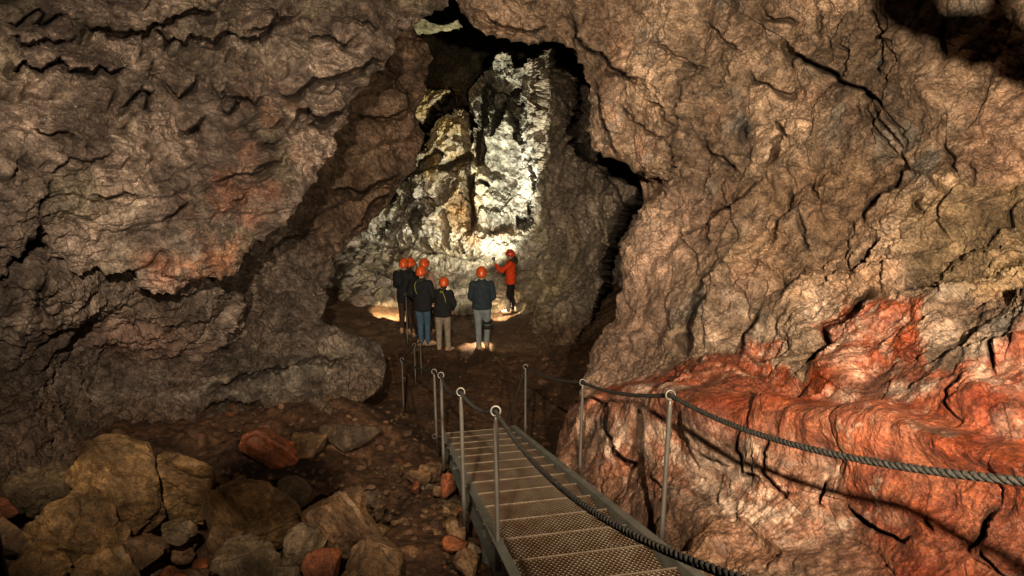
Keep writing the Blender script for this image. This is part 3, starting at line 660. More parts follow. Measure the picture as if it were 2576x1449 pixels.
# ================================================================== ground
G_PTS = [(-7,2.5,2.3),(-4,2.5,2.0),(-2,2.5,1.8),(0,2.5,2.2),(1.5,2.5,2.6),(4,2.5,3.0),
 (-7,5,1.9),(-4,5,1.55),(-2,5,1.45),(-.9,4.6,1.65),(.2,4.6,1.75),(1.3,4.6,2.05),(3.5,5,2.7),
 (-7,8,1.7),(-4,8,1.2),(-2,7.6,1.0),(-2,8.6,1.0),(-1.4,8.4,.75),(-3,9,1.15),(-.6,7.4,.75),(.4,7.4,.75),(1.2,7.4,1.0),(2.5,8,1.6),
 (-5,10,1.0),(-3,10.2,.4),(-1,9.2,.0),(.3,9.2,.0),(1.5,9.4,.3),(3,10,1.2),
 (-5,12,.8),(-2.8,12,.1),(-1,11.5,-.05),(.5,11.5,-.02),(2,12,.4),
 (-6,14,.8),(-2.5,14,.05),(-1,13.4,.1),(.5,13.4,.12),(1.6,14,.4),(1.7,13,.45),(2.1,12.6,.8),(3,14,1.2),
 (-6,18,.3),(-2,17.5,-.3),(0,17.2,-.25),(1.2,17.5,.1),(-6,24,.3),(-3.5,22,-.2),(-1,21,-.1),(-8,26,.6),(3,20,.8),(0,30,.5),(-8,40,.5),(8,40,1),(8,2,3.5),(8,12,2)]
G_TPS = TPS([(a/10, b/10, z) for a, b, z in G_PTS], 1e-4)
def ground_z(x, y):
    return G_TPS(np.atleast_1d(x)/10., np.atleast_1d(y)/10.)
def gz(x, y): return float(ground_z(x, y)[0])
nX, nY = 620, 640
Xs = np.linspace(-1.15, 1.15, nX); ys = 1.6*np.exp(np.linspace(0, math.log(40/1.6), nY))
XX, YY = [a.ravel() for a in np.meshgrid(Xs, ys)]
gx = XX*YY + 0.0; gyy = YY
gzv = ground_z(gx, gyy); GP = np.stack([gx, gyy, gzv], 1)
f1, f2, cv = voro(GP*np.array([2.2, 2.2, .6])+.3*fbm(GP, 1.5, 2, 1)[:, None], 601)
f1c, f2c, cvc = voro(GP*np.array([5.5, 5.5, 1]), 602)
farr = smooth(18.2, 19.5, gyy)*smooth(1.0, 0.0, gx)      # rubble in the far chamber
side = smooth(1.3, 2.6, np.abs(gx+.3))*smooth(9.5, 8, gyy)
near = smooth(9.5, 7.5, gyy)
h = fbm(GP, .8, 4, 611)*.10 + fbm(GP, 3, 4, 612)*.035*(1+near) + (cv-.5)*.16*smooth(0, .15, f2-f1)*(side*.8+.12+.15*near) + (.5-f1c)*.05*near + fbm(GP, 9, 3, 614)*.016
h = h + smooth(11.5, 13, gyy)*(fbm(GP, 2.2, 3, 630)*.10 + (.5-f1c)*.07 + fbm(GP, 7, 3, 631)*.04)
h = h + farr*((cv-.4)*.18*smooth(0, .1, f2-f1)+(cvc-.4)*.22*smooth(0, .2, f2c-f1c))
pit = smooth(-.9, -1.5, gx)*smooth(6.6, 5.9, gyy)
h = h - .34*pit + pit*(fbm(GP, 2, 3, 640)*.1)
GP[:, 2] += h
ga = fbm(GP, .7, 4, 621); gd = fbm(GP, 5, 4, 622, .6)
gc = mix(c3(.045, .022, .010), c3(.10, .052, .026), smooth(-.3, .4, ga+.5*gd))
gc = mix(gc, c3(.16, .125, .09), smooth(.25, .5, fbm(GP, 1.1, 4, 623))*smooth(12, 10, gyy)*.6)
gc = mix(gc, c3(.21, .065, .028), smooth(.2, .45, fbm(GP, 1.6, 4, 624))*near*.7)
gc = mix(gc, mix(c3(.22, .175, .12), c3(.36, .30, .22), smooth(-.2, .3, gd)), farr)
spots = smooth(13.0, 13.6, gyy)*smooth(18.5, 17, gyy)
gc = mix(gc, c3(.19, .12, .07), spots*.6)
ground = link_mesh('ground', GP, grid_faces(nX, nY), EARTH, None, gc)
tag(ground, 'reddish brown earth and rubble cave floor sloping down beneath the stairs', 'ground', kind='structure')
DETAIL = True
# unseen rock-like blocker added to throw the ragged shade on the upper right wall
SH = [(2185,-60),(2200,40),(2240,66),(2290,98),(2310,82),(2350,128),(2365,162),(2400,150),(2440,180),(2480,172),(2500,200),(2576,228),(2700,290),(2760,200),(2640,120),(2576,104),(2530,118),(2500,70),(2530,20),(2560,-60),(2500,-60),(2480,0),(2452,62),(2400,46),(2340,38),(2310,12),(2335,-60)]
def blocker():
    pl = rough_poly(SH, 16, 7, 77); tps = TPS([(a/1000, b/1000, math.log(z)) for a, b, z in E_DEP]); V = []; n = len(pl)
    k0 = np.array(KEY)
    for fr in (.33, .37):
        for (u, v) in pl:
            z = float(np.exp(tps(np.array([u/1000]), np.array([v/1000])))[0]); Pw = unp(u, v, z); V.append(k0+(Pw-k0)*fr)
    bm = bmesh.new(); vs = [bm.verts.new(p) for p in V]
    bm.faces.new(vs[:n]); bm.faces.new(vs[n:][::-1])
    for i in range(n): bm.faces.new((vs[i], vs[(i+1) % n], vs[n+(i+1) % n], vs[n+i]))
    bmesh.ops.triangulate(bm, faces=bm.faces); bmesh.ops.recalc_face_normals(bm, faces=bm.faces)
    return bm
ov = bm_obj('shade_blocker_rock', blocker(), simple('plain_brown_blocker', (.06, .045, .03), .9, nscale=5, bump=.6)); tag(ov, 'jagged unseen shade blocker added beside the viewpoint', 'rock', kind='structure')

# ================================================================== rocks
def ico(sub):
    bm = bmesh.new(); bmesh.ops.create_icosphere(bm, subdivisions=sub, radius=1.0)
    v = np.array([q.co[:] for q in bm.verts]); f = np.array([[q.index for q in p.verts] for p in bm.faces]); bm.free(); return v, f
ICO = {k: ico(k) for k in (2, 3, 5, 6)}
def rock_geo(size, seed, sub=5, planes=11, angular=1.0, noise=1.0):
    rng = np.random.RandomState(seed); v, f = ICO[sub]
    n = rng.normal(size=(planes, 3)); n /= np.linalg.norm(n, axis=1)[:, None]; dd = rng.uniform(.42, .90, planes)
    q = v@n.T; r = np.where(q > 0.05, dd[None]/np.maximum(q, .05), 9); r = np.sort(r, 1)
    k = 60.0; rr = -np.log(np.exp(-k*np.minimum(r, 1.25)).sum(1)+np.exp(-k*1.12))/k
    rr = 1+(rr-1)*angular
    p = v*rr[:, None]
    if sub >= 5:
        off = rng.uniform(-50, 50, 3)
        q = p*np.array(size)+off
        h = fbm(q, 2.2, 3, seed)*.04 + chips(q, 3.5, seed+7)*.03 + fbm(q, 4, 6, seed+1, .62)*.04 + ledges(q, rng.normal(size=3), .16, .9, 3.0, seed+2, .12)*.045 + ridged(q, 14, 3, seed+3)*.006
        p = p*np.array(size) + v*(h*noise)[:, None]*min(1.0, max(size)*2)
    else:
        p = p*np.array(size)
    return p, f
def rock(name, loc, size, seed, cols, rz=0, tilt=(0, 0), label=None, group=None, cat='boulder', sub=6, noise=1.0, mat=None, planes=11):
    p, f = rock_geo(size, seed, sub, planes, 1.0, noise)
    q = p + seed*3.1
    a = fbm(q, 2.5, 4, 71); d = fbm(q, 9, 3, 72)
    col = mix(c3(*cols[0]), c3(*cols[1]), smooth(-.3, .35, a+.5*d))
    if len(cols) > 2: col = mix(col, c3(*cols[2]), smooth(.05, .3, fbm(q, 1.8, 3, 73)))
    col = col*(1+.5*np.clip(chips(q, 6, 74), -.6, .6))[:, None]
    o = link_mesh(name, p, f, mat or BOULD, None, col, smoothf=False)
    o.location = loc; o.rotation_euler = (tilt[0], tilt[1], rz)
    return tag(o, label, cat, group)
BOULD = rock_mat('boulder_rock', 1.0, 1.6, (0.3, 0.65), 0.6)
OLV = [(.13, .072, .026), (.30, .175, .068)]
GRY = [(.10, .066, .034), (.20, .140, .078)]
BRN = [(.11, .060, .026), (.22, .125, .060)]
RED = [(.16, .050, .017), (.30, .085, .027)]
def floor_at(u, v, dz=0.0):
    """the ground under a measured direction"""
    d = ((u-CX)/FPX)*RIGHT - ((v-CY)/FPX)*UP + FWD
    t = np.linspace(2.0, 26, 1400); Q = CAM+t[:, None]*d; z = ground_z(Q[:, 0], Q[:, 1])+dz
    i = int(np.argmax(Q[:, 2] < z)); return Q[i], t[i]
BL = 'boulders heaped at the foot of the left wall'
def boulder(u, v, wpx, hpx, seed, cols, label, rz=0.0, tilt=(0, 0), lift=0.45, thick=0.8, grp=BL, name='boulder', noise=1.0, planes=11):
    Q, t = floor_at(u, v, 0.12); Q, t = floor_at(u, v, 0.10+hpx*.34*t/FPX); r = wpx*.52*t/FPX; hh = hpx*.55*t/FPX
    return rock(name, Vector(Q)+Vector((0, r*.15, 0)), (r, r*thick, hh*1.12), seed, cols, rz, tilt, label, grp, noise=noise, planes=planes)
boulder(285, 1262, 270, 250, 3, OLV, 'biggest rounded olive brown boulder at the back of the heap', .3, (.25, .1), .9, .7)
boulder(470, 1238, 210, 175, 14, OLV, 'pointed olive slab boulder leaning right beside the biggest boulder', .5, (.3, .25), .7, .6, planes=8)
boulder(612, 1318, 235, 125, 25, OLV, 'wide flat topped olive grey boulder nearest the dark hollow', -.1, (.1, .12), .6, .7, planes=9)
boulder(75, 1250, 165, 105, 36, GRY, 'shiny dark grey knobbly boulder at the left edge', 0, (0, 0), .5, .9, noise=2.2)
boulder(165, 1352, 265, 150, 47, OLV, 'broad layered brown boulder in front of the biggest boulder', .2, (.1, .15), .6, .7, noise=1.6)
boulder(340, 1398, 125, 62, 58, [BRN[0], BRN[1], RED[1]], 'small orange streaked boulder below the biggest boulder', .1, (0, 0), .7)
boulder(552, 1372, 145, 90, 69, OLV, 'dark olive block boulder below the wide flat topped one', .4, (.1, -.1), .6)
boulder(600, 1432, 185, 95, 70, GRY, 'grey brown boulder at the bottom edge under the olive block', .1, (0, .1), .6)
boulder(748, 1398, 125, 110, 81, GRY, 'coarse grainy grey boulder beside the red orange one', 0, (0, 0), .7, .9, noise=1.8)
boulder(845, 1310, 215, 140, 92, BRN, 'cracked wide brown boulder on the right of the heap', .2, (.1, .1), .6, .8, noise=1.5, planes=8)
boulder(925, 1412, 170, 120, 103, BRN, 'sloping brown boulder at the right end of the heap', -.5, (.2, -.2), .6, .8, planes=8)
boulder(812, 1440, 110, 80, 114, RED, 'bright red orange boulder at the bottom edge', .3, (.1, .2), .8)
boulder(772, 1128, 115, 66, 125, BRN, 'pale brown wedge boulder beyond the orange one', .2, (.1, .2), .8)
boulder(680, 1140, 130, 82, 136, RED, 'bright orange red boulder in front of the lower wall', 0, (0, .3), .9)
boulder(728, 1258, 95, 80, 147, GRY, 'small grey boulder standing behind the cracked brown one', .5, (0, 0), .8)
boulder(18, 1360, 90, 110, 158, BRN, 'rounded brown boulder cut off by the left edge', 0, (0, 0), .6)
boulder(5, 1288, 62, 52, 169, RED, 'small orange boulder above the rounded brown one at left edge', 0, (0, 0), .9)
boulder(85, 1432, 160, 90, 180, OLV, 'dark low boulder in the bottom left corner', .3, (0, 0), .5)
boulder(262, 1440, 170, 80, 191, OLV, 'jagged layered boulder at the bottom edge below the orange streaked one', .3, (0, 0), .6, noise=2)
boulder(436, 1345, 90, 45, 202, GRY, 'flat grey stone wedged between the two largest boulders', .1, (0, 0), .7)
boulder(868, 1095, 150, 62, 213, [(.08, .05, .03), (.13, .085, .05)], 'smooth dark dome boulder at the foot of the lower wall', .1, (0, 0), .6, noise=.4)
boulder(598, 1222, 50, 34, 224, BRN, 'small pale stone alone in the dark hollow', .1, (0, 0), .9)
boulder(700, 1446, 90, 50, 235, GRY, 'small grey boulder at bottom edge left of the red orange one', .1, (0, 0), .6)
boulder(660, 1250, 60, 40, 246, BRN, 'small brown stone behind the wide flat topped boulder', .1, (0, 0), .8)
boulder(120, 1205, 90, 60, 257, GRY, 'dark boulder behind the shiny grey one', .1, (0, 0), .6, noise=1.8)
boulder(420, 1180, 80, 60, 268, OLV, 'dark wedge between the biggest boulder and the pointed slab', .1, (0, 0), .6)
SR = 'stones at the foot of the right wall'
boulder(1782, 1392, 60, 45, 301, BRN, 'small knobbly brown nugget at the foot of the right rope post', 0, (0, 0), .8, grp=SR, noise=2)
boulder(1850, 1382, 110, 52, 312, GRY, 'long grey slab under the white mineral bench', .3, (0, 0), .6, grp=SR)
boulder(1905, 1408, 90, 50, 323, BRN, 'rough brown stone right of the long grey slab', 0, (0, 0), .6, grp=SR, noise=2)
boulder(1985, 1420, 120, 40, 334, BRN, 'low brown slab furthest right under the red bench', 0, (0, 0), .5, grp=SR)
boulder(1735, 1425, 80, 40, 345, BRN, 'flat stone beside the lower end of the right stringer', .4, (0, 0), .6, grp=SR)
boulder(1820, 1440, 130, 40, 356, [BRN[0], BRN[1], RED[0]], 'reddish flat stone at the bottom edge right of the stairs', .4, (0, 0), .6, grp=SR)
SL = 'loose stones left of the stairs'
for i, (u, v, ww, hh, c, lb) in enumerate([
 (1051, 1204, 60, 34, BRN, 'flat brown stone at the far end of the stone bank'), (1090, 1186, 70, 44, [BRN[0], BRN[1], RED[1]], 'orange brown wedge stone at the top of the stone bank'),
 (1126, 1226, 48, 60, RED, 'upright red stone against the left stringer'), (1147, 1334, 72, 44, [BRN[0], BRN[1], RED[0]], 'largest brown stone beside the second rope post'),
 (1150, 1372, 66, 36, RED, 'long orange stone below the second rope post'), (1186, 1388, 50, 32, GRY, 'rounded grey stone below the long orange one'),
 (1100, 1232, 40, 26, BRN, 'small brown stone left of the upright red one'), (1178, 1422, 80, 46, BRN, 'brown stone near the base of the nearest left post'),
 (1045, 1228, 40, 22, RED, 'small red stone on the bare earth'), (1128, 1290, 44, 28, BRN, 'brown stone touching the left stringer halfway down')]):
    boulder(u, v, ww, hh, 400+i*7, c, lb, i*.7, (0, 0), .75, grp=SL, name='stone')
protos = []
for i in range(5):
    p, f = rock_geo((.5, .42, .3), 500+i, 3, 9); q = p+i*9.
    p = p + (fbm(q, 3, 3, 5)*.10)[:, None]*p
    cc = [BRN, GRY, RED, BRN, OLV][i]
    me_o = link_mesh('stone', p, f, BOULD, None, mix(c3(*cc[0]), c3(*cc[1]), smooth(-.3, .3, fbm(q, 3, 3, 6))), smoothf=False); protos.append(me_o)
rng = random.Random(11); cnt = 0
LBS = ['small brown stone in the loose bank left of the stairs', 'small grey stone in the loose bank left of the stairs', 'small red stone in the loose bank left of the stairs', 'small brown stone in the loose bank left of the stairs', 'small olive stone in the loose bank left of the stairs']
first = [True]*5
GRPN = 'in the bank left of the stairs'
def scatter(n, ufun, s0, s1, dz=0.0):
    for k in range(n):
        u, v = ufun()
        Q, t = floor_at(u, v, 0.0); i = rng.randrange(5)
        o = protos[i] if first[i] else protos[i].copy()
        if not first[i]: C.objects.link(o)
        first[i] = False
        s = rng.uniform(s0, s1); Q2 = (Q[0], Q[1], Q[2]+s*.08+dz)
        o.location = Q2; o.scale = (s, s, s*rng.uniform(.7, 1.2)); o.rotation_euler = (rng.uniform(-.3, .3), rng.uniform(-.3, .3), rng.uniform(0, 6.3))
        tag(o, LBS[i], 'stone', ['small brown stones', 'small grey stones', 'small red stones', 'small brown stones', 'small olive stones'][i]+' '+GRPN)
def bank():
    v = rng.uniform(1165, 1449); x1 = np.interp(v, [1165, 1240, 1320, 1449], [1105, 1140, 1165, 1225]); wd = np.interp(v, [1165, 1449], [55, 95])
    return x1-abs(rng.gauss(0, .6))*wd, v
scatter(90, bank, .05, .17)
def heap():
    v = rng.uniform(1215, 1449); return rng.uniform(0, 1060)*(1 if v > 1290 else .85)+ (0 if v > 1290 else 60), v
nb = len(C.objects); LB0 = LBS[:]; LBS[:] = ['middling %s stone packed between the boulders' % c for c in ('brown', 'grey brown', 'red', 'brown', 'ochre')]
GRPN = 'in the heap of boulders'; scatter(110, heap, .10, .30, -.16)


# rubble slope of the far chamber: nobody could count it
def rubble():
    V = []; F = []; CO = []; r = np.random.RandomState(5); n = 0; v, f = ICO[2]
    for k in range(1500):
        u = r.uniform(860, 1330); y = 648+ (r.uniform(0, 1)**.8)*130
        lim = np.interp(u, [860, 930, 1100, 1240, 1330], [640, 648, 668, 705, 740])
        if y < lim: continue
        d = ((u-CX)/FPX)*RIGHT - ((y-CY)/FPX)*UP + FWD
        t = (-.2-CAM[2])/d[2]; Q = CAM+t*d; Q[2] = GTAB(Q[0], Q[1])
        s = r.uniform(.06, .24)*(1 if r.rand() < .93 else 1.8)
        p, _ = rock_geo((s, s*r.uniform(.6, 1), s*r.uniform(.5, .9)), 1000+k, 2, 7)
        an = r.uniform(0, 6.3); R = np.array([[math.cos(an), -math.sin(an), 0], [math.sin(an), math.cos(an), 0], [0, 0, 1]])
        t2 = r.uniform(-.6, .6); R = R@np.array([[1, 0, 0], [0, math.cos(t2), -math.sin(t2)], [0, math.sin(t2), math.cos(t2)]])
        V.append(p@R.T+Q+np.array([0, 0, s*.3])); F.append(f+n); n += len(v)
        cc = np.array([.30, .245, .17])*r.uniform(.6, 1.25)*np.array([1, 1+r.uniform(-.06, .04), 1+r.uniform(-.15, .1)]); CO.append(np.tile(cc, (len(v), 1)))
    o = link_mesh('rubble', np.concatenate(V), np.concatenate(F), ROCK, None, np.concatenate(CO), smoothf=False)
    tag(o, 'pale broken rubble covering the floor of the far chamber', 'rubble', kind='stuff')
_gt = {}
def GTAB(x, y):
    return gz(x, y)
rubble()
def gravel():
    V = []; F = []; CO = []; r = np.random.RandomState(8); n = 0; v, f = ICO[2]
    for k in range(1000):
        if k < 450: u, y = r.uniform(640, 1560), r.uniform(800, 1130)
        else: u, y = r.uniform(560, 1240), r.uniform(1060, 1449)
        Q, t = floor_at(u, y); s = r.uniform(.012, .05)*(1 if r.rand() < .9 else 1.9)
        p, _ = rock_geo((s, s*r.uniform(.6, 1), s*r.uniform(.5, .9)), 3000+k, 2, 7)
        V.append(p+np.array([Q[0], Q[1], Q[2]+s*.3+.015])); F.append(f+n); n += len(v)
        CO.append(np.tile(np.array([.095, .052, .027])*r.uniform(.55, 1.4)*np.array([1, 1+r.uniform(-.12, .06), 1+r.uniform(-.15, .06)]), (len(v), 1)))
    o = link_mesh('gravel', np.concatenate(V), np.concatenate(F), EARTH, None, np.concatenate(CO), smoothf=False)
    tag(o, 'loose brown gravel strewn over the cave floor', 'gravel', kind='stuff')
gravel()

# ================================================================== metal
STEEL = simple('galvanised_steel', (.15, .135, .118), 0.5, 0.6, nscale=12, var=.2)
STEEL2 = simple('grey_stringer_steel', (.20, .21, .185), 0.5, 0.4, nscale=8, var=.25)
def tread_mat():
    m, nt, b = nodes('perforated_tread_steel'); L = nt.links.new
    tc = N(nt, 'ShaderNodeTexCoord'); sx = N(nt, 'ShaderNodeSeparateXYZ'); L(tc.outputs['Object'], sx.inputs[0])
    def M(op, a, b_=None, c=None):
        n = N(nt, 'ShaderNodeMath', operation=op)
        for i, q in enumerate((a, b_, c)):
            if q is None: continue
            if isinstance(q, (int, float)): n.inputs[i].default_value = q
            else: L(q, n.inputs[i])
        return n.outputs[0]
    def dots(px, py, ox, oy):
        x = M('SUBTRACT', M('FRACT', M('ADD', M('DIVIDE', sx.outputs[0], px), ox+50)), .5)
        y = M('SUBTRACT', M('FRACT', M('ADD', M('DIVIDE', sx.outputs[1], py), oy+50)), .5)
        x = M('MULTIPLY', x, px); y = M('MULTIPLY', y, py)
        return M('SQRT', M('ADD', M('MULTIPLY', x, x), M('MULTIPLY', y, y)))
    px, py = .030, .034
    d = M('MINIMUM', dots(px, py, 0, 0), dots(px, py, .5, .5))
    hole = M('LESS_THAN', d, .0052)
    hr = N(nt, 'ShaderNodeMapRange', interpolation_type='SMOOTHSTEP'); L(d, hr.inputs[0]); hr.inputs[1].default_value = .0055; hr.inputs[2].default_value = .0115; hr.inputs[3].default_value = 1; hr.inputs[4].default_value = 0
    no = N(nt, 'ShaderNodeTexNoise'); no.inputs['Scale'].default_value = 6; no.inputs['Detail'].default_value = 6; L(tc.outputs['Object'], no.inputs['Vector'])
    cr = N(nt, 'ShaderNodeValToRGB'); cr.color_ramp.elements[0].position = .35; cr.color_ramp.elements[1].position = .65
    cr.color_ramp.elements[0].color = (.12, .066, .034, 1); cr.color_ramp.elements[1].color = (.24, .185, .13, 1); L(no.outputs['Fac'], cr.inputs[0])
    L(cr.outputs[0], b.inputs['Base Color']); b.inputs['Metallic'].default_value = .5; b.inputs['Roughness'].default_value = .4
    bu = N(nt, 'ShaderNodeBump'); bu.inputs['Strength'].default_value = 1; bu.inputs['Distance'].default_value = .006; L(hr.outputs[0], bu.inputs['Height'])
    bu2 = N(nt, 'ShaderNodeBump'); bu2.inputs['Strength'].default_value = .5; bu2.inputs['Distance'].default_value = .004; L(no.outputs['Fac'], bu2.inputs['Height']); L(bu.outputs[0], bu2.inputs['Normal']); L(bu2.outputs[0], b.inputs['Normal'])
    tr = N(nt, 'ShaderNodeBsdfTransparent'); mx = N(nt, 'ShaderNodeMixShader'); L(hole, mx.inputs[0]); L(b.outputs[0], mx.inputs[1]); L(tr.outputs[0], mx.inputs[2])
    L(mx.outputs[0], nt.nodes['Material Output'].inputs[0]); return m
TREAD = tread_mat()
def box(bm, c, s, R=None):
    m = Matrix.Translation(Vector(c)) @ (R.to_4x4() if R else Matrix.Identity(4)) @ Matrix.Diagonal((s[0], s[1], s[2], 1))
    return bmesh.ops.create_cube(bm, size=1.0, matrix=m)
def tube(bm, pts, rads, seg=10, cap=True, flat=None):
    rings = []; n = len(pts); up = None
    for i, p in enumerate(pts):
        p = Vector(p); a = Vector(pts[max(i-1, 0)]); b_ = Vector(pts[min(i+1, n-1)]); t = (b_-a).normalized()
        if up is None: up = t.orthogonal().normalized()
        up = (up - t*up.dot(t)).normalized(); s = t.cross(up); r = rads[i] if hasattr(rads, '__len__') else rads
        rings.append([bm.verts.new(p + (up*math.cos(k*2*math.pi/seg) + s*math.sin(k*2*math.pi/seg))*r) for k in range(seg)])
    for i in range(n-1):
        for k in range(seg):
            bm.faces.new((rings[i][k], rings[i][(k+1) % seg], rings[i+1][(k+1) % seg], rings[i+1][k]))
    if cap: bm.faces.new(rings[0][::-1]); bm.faces.new(rings[-1])
# --- staircase
S0 = np.array([.40, 3.35, 2.54]); S1 = np.array([-.42, 7.75, 1.08]); NT = 12
dirh = (S1-S0)[:2]; LH = float(np.linalg.norm(dirh)); HD = math.atan2(-dirh[0], dirh[1])
RUN = LH/NT; RISE = (S0[2]-S1[2])/NT
st = empty('staircase', (S0[0], S0[1], 0), HD); st.location.z = S0[2]
tag(st, 'perforated metal staircase going down through the middle of the cave', 'staircase')
TW = .80
tproto = None
for k in range(-5, NT+1):
    # local frame: y goes down the stairs, x to the right
    if tproto is None:
        bm = bmesh.new()
        box(bm, (0, -.165, 0), (TW, .33, .004)); box(bm, (0, .0015, -.012), (TW, .004, .034)); box(bm, (0, -.332, -.014), (TW, .004, .028))
        o = bm_obj('tread', bm, TREAD, st)
        bm = bmesh.new(); box(bm, (0, .0065, .005), (TW, .006, .010)); e = bm_obj('nosing', bm, simple('worn_nosing_steel', (.34, .28, .21), .35, .5), o)
        tproto = (o, e)
    else:
        o = tproto[0].copy(); C.objects.link(o); e = tproto[1].copy(); C.objects.link(e); e.parent = o; o.parent = st
    o.location = (0, k*RUN, -k*RISE)
ang = math.atan2(-RISE, RUN); Lt = math.hypot(RUN, RISE)
Rx = Matrix.Rotation(ang, 3, 'X')
for sx in (-1, 1):
    bm = bmesh.new(); y0, y1 = -5.6*RUN, (NT+.35)*RUN; Ls = (y1-y0)/math.cos(ang); c = ((y0+y1)/2, -(y0+y1)/2*RISE/RUN)
    X = sx*(TW/2+.012)
    box(bm, (X, c[0]-.16, c[1]-.02), (.006, Ls, .20), Rx)
    n = Rx @ Vector((0, 0, 1))
    for dz in (.10, -.10):
        cc = Vector((X+sx*.027, c[0]-.16, c[1]-.02)) + n*dz
        box(bm, cc, (.058, Ls, .006), Rx)
    o = bm_obj('stringer', bm, STEEL2, st)
bm = bmesh.new()
bolt_proto = None
for k in range(-2, NT+1):
    for sx in (-1, 1):
        if bolt_proto is None:
            bmesh.ops.create_cone(bm, cap_ends=True, segments=6, radius1=.011, radius2=.011, depth=.02, matrix=Matrix.Rotation(math.pi/2, 4, 'Y'))
            o = bm_obj('bolt', bm, STEEL, st); bolt_proto = o
        else: o = bolt_proto.copy(); C.objects.link(o); o.parent = st
        o.location = (sx*(TW/2+.022), k*RUN-.12, -k*RISE-.05)
# support legs under the stringers
for k in (2.6, 8.6):
    for sx in (-1, 1):
        lx, ly, lz = sx*(TW/2+.02), k*RUN, -k*RISE-.1
        bm = bmesh.new(); box(bm, (lx, ly, lz-.35), (.05, .05, .6)); bm_obj('leg', bm, STEEL2, st)

# --- rope posts
GP_ = 'steel posts carrying the guide ropes'
RINGS = {}
def post(key, ring_uv, base_uv, z, label, r=.0150, sleeve=True, lean=None, zb=None):
    top = pt(ring_uv[0], ring_uv[1], z); bot = pt(base_uv[0], base_uv[1], zb or z)
    # keep the foot straight below the ring unless the post leans in the photograph
    h = pt(base_uv[0], base_uv[1], z)
    # height so that the foot appears at base_uv
    d = ((base_uv[0]-CX)/FPX)*RIGHT - ((base_uv[1]-CY)/FPX)*UP + FWD
    t = top.y/d[1]; foot = Vector((CAM+t*d).tolist()); foot = Vector((top.x*.6+foot.x*.4, top.y, foot.z))
    e = empty('rope_post', foot); tag(e, label, 'post', GP_)
    T = top-foot; H = T.length; ax = T.normalized()
    rr = .027; bm = bmesh.new()
    q = [Vector((0, 0, 0)), ax*(H*.22), ax*(H*.225), ax*(H-rr-.06), ax*(H-rr-.03), ax*(H-rr)]
    tube(bm, q, [r*1.15, r*1.15, r, r, r*.75, r*.45], 16)
    bm_obj('pole', bm, STEEL, e, True)
    bm = bmesh.new(); pts = [ax*H + Vector((math.cos(a)*rr, math.sin(a)*rr*.25, math.sin(a)*rr)) for a in np.linspace(0, 2*math.pi, 25)]
    tube(bm, pts, .0065, 8, False); bm_obj('ring', bm, STEEL, e, True)
    RINGS[key] = top
    return e
post('P1', (1247, 1034), (1259, 1452), 3.88, 'nearest rope post on the left side of the stairs')
post('P2', (1159, 986), (1172, 1322), 4.75, 'second nearest rope post on the left side of the stairs')
post('P3', (1109, 944), (1118, 1182), 6.4, 'third rope post along the left side of the stairs')
post('P4', (1092, 935), (1101, 1130), 7.6, 'rope post at the left foot of the stairs with a loose ring beside it')
post('P5', (1011, 905), (1013.5, 1044), 10.7, 'thin post standing alone left of the path below the stairs', .012)
post('P6', (1042, 868), (1046, 970), 12.0, 'thin post between the lone left post and the blue jeans man', .011)
post('P7', (1057, 860), (1062, 948), 12.6, 'thin post whose rope turns sharply at the shoes of the man in jeans', .011)
post('P8', (1021, 740), (1026, 876), 13.9, 'post beside the dark coats of the left hand visitors', .013)
post('P9', (1006, 719), (1009, 793), 16.8, 'thin post just left of the group standing on the lit earth', .012)
post('P10', (985, 702), (987, 767), 18.2, 'thin post second from the left in the far chamber', .012)
post('P11', (947, 681), (958, 747), 19.4, 'pale thin post furthest left in the far chamber', .014)
post('Q1', (1687, 994), (1662, 1396), 3.95, 'nearest rope post on the right side of the stairs')
post('Q2', (1466, 962), (1456, 1216), 6.1, 'middle rope post on the right side of the stairs in front of the red wall')
post('Q3', (1322, 922), (1322, 1105), 8.5, 'farthest rope post on the right side at the foot of the stairs')
# --- ropes
ROPE = simple('dark_twisted_rope', (.024, .023, .020), .75, 0, .25, 60, .6, .6)
def rope(name, nodes_, sags, r, label, fine_to):
    P = []
    for i in range(len(nodes_)-1):
        a, b_ = Vector(nodes_[i]), Vector(nodes_[i+1]); L = (b_-a).length; n = max(4, int(L/.012) if i < fine_to else int(L/.05))
        for k in range(n):
            t = k/n; q = a.lerp(b_, t); q.z -= 4*sags[i]*t*(1-t); P.append(q)
    P.append(Vector(nodes_[-1]))
    for _ in range(3): P = [P[0]]+[(P[i-1]+P[i]*2+P[i+1])/4 for i in range(1, len(P)-1)]+[P[-1]]
    bm = bmesh.new(); s = 0; up = None
    fr = []
    for i, p in enumerate(P):
        t = (P[min(i+1, len(P)-1)]-P[max(i-1, 0)]).normalized()
        if up is None: up = t.orthogonal().normalized()
        up = (up-t*up.dot(t)).normalized(); fr.append((p, up.copy(), t.cross(up)))
    for st_ in range(3):
        s = 0; pp = []
        for i, (p, u_, v_) in enumerate(fr):
            if i: s += (P[i]-P[i-1]).length
            a = s/(r*6.5)*2*math.pi + st_*2*math.pi/3
            pp.append(p+(u_*math.cos(a)+v_*math.sin(a))*r*.5)
        tube(bm, pp, r*.56, 7)
    return bm_obj(name, bm, ROPE, None, True)
R_ = RINGS
o = rope('guide_rope', [pt(2560, 1990, .75), pt(1870, 1458, 1.42), R_['P1'], R_['P2'], R_['P3'], R_['P4'], R_['P5'], R_['P6'], R_['P7'], R_['P8'], R_['P9'], R_['P10'], R_['P11']],
     [0, .14, .055, .09, .015, .04, .02, .01, .10, .03, .02, .03], .0125, '', 6)
tag(o, 'dark twisted rope threaded through the posts left of the stairs', 'rope')
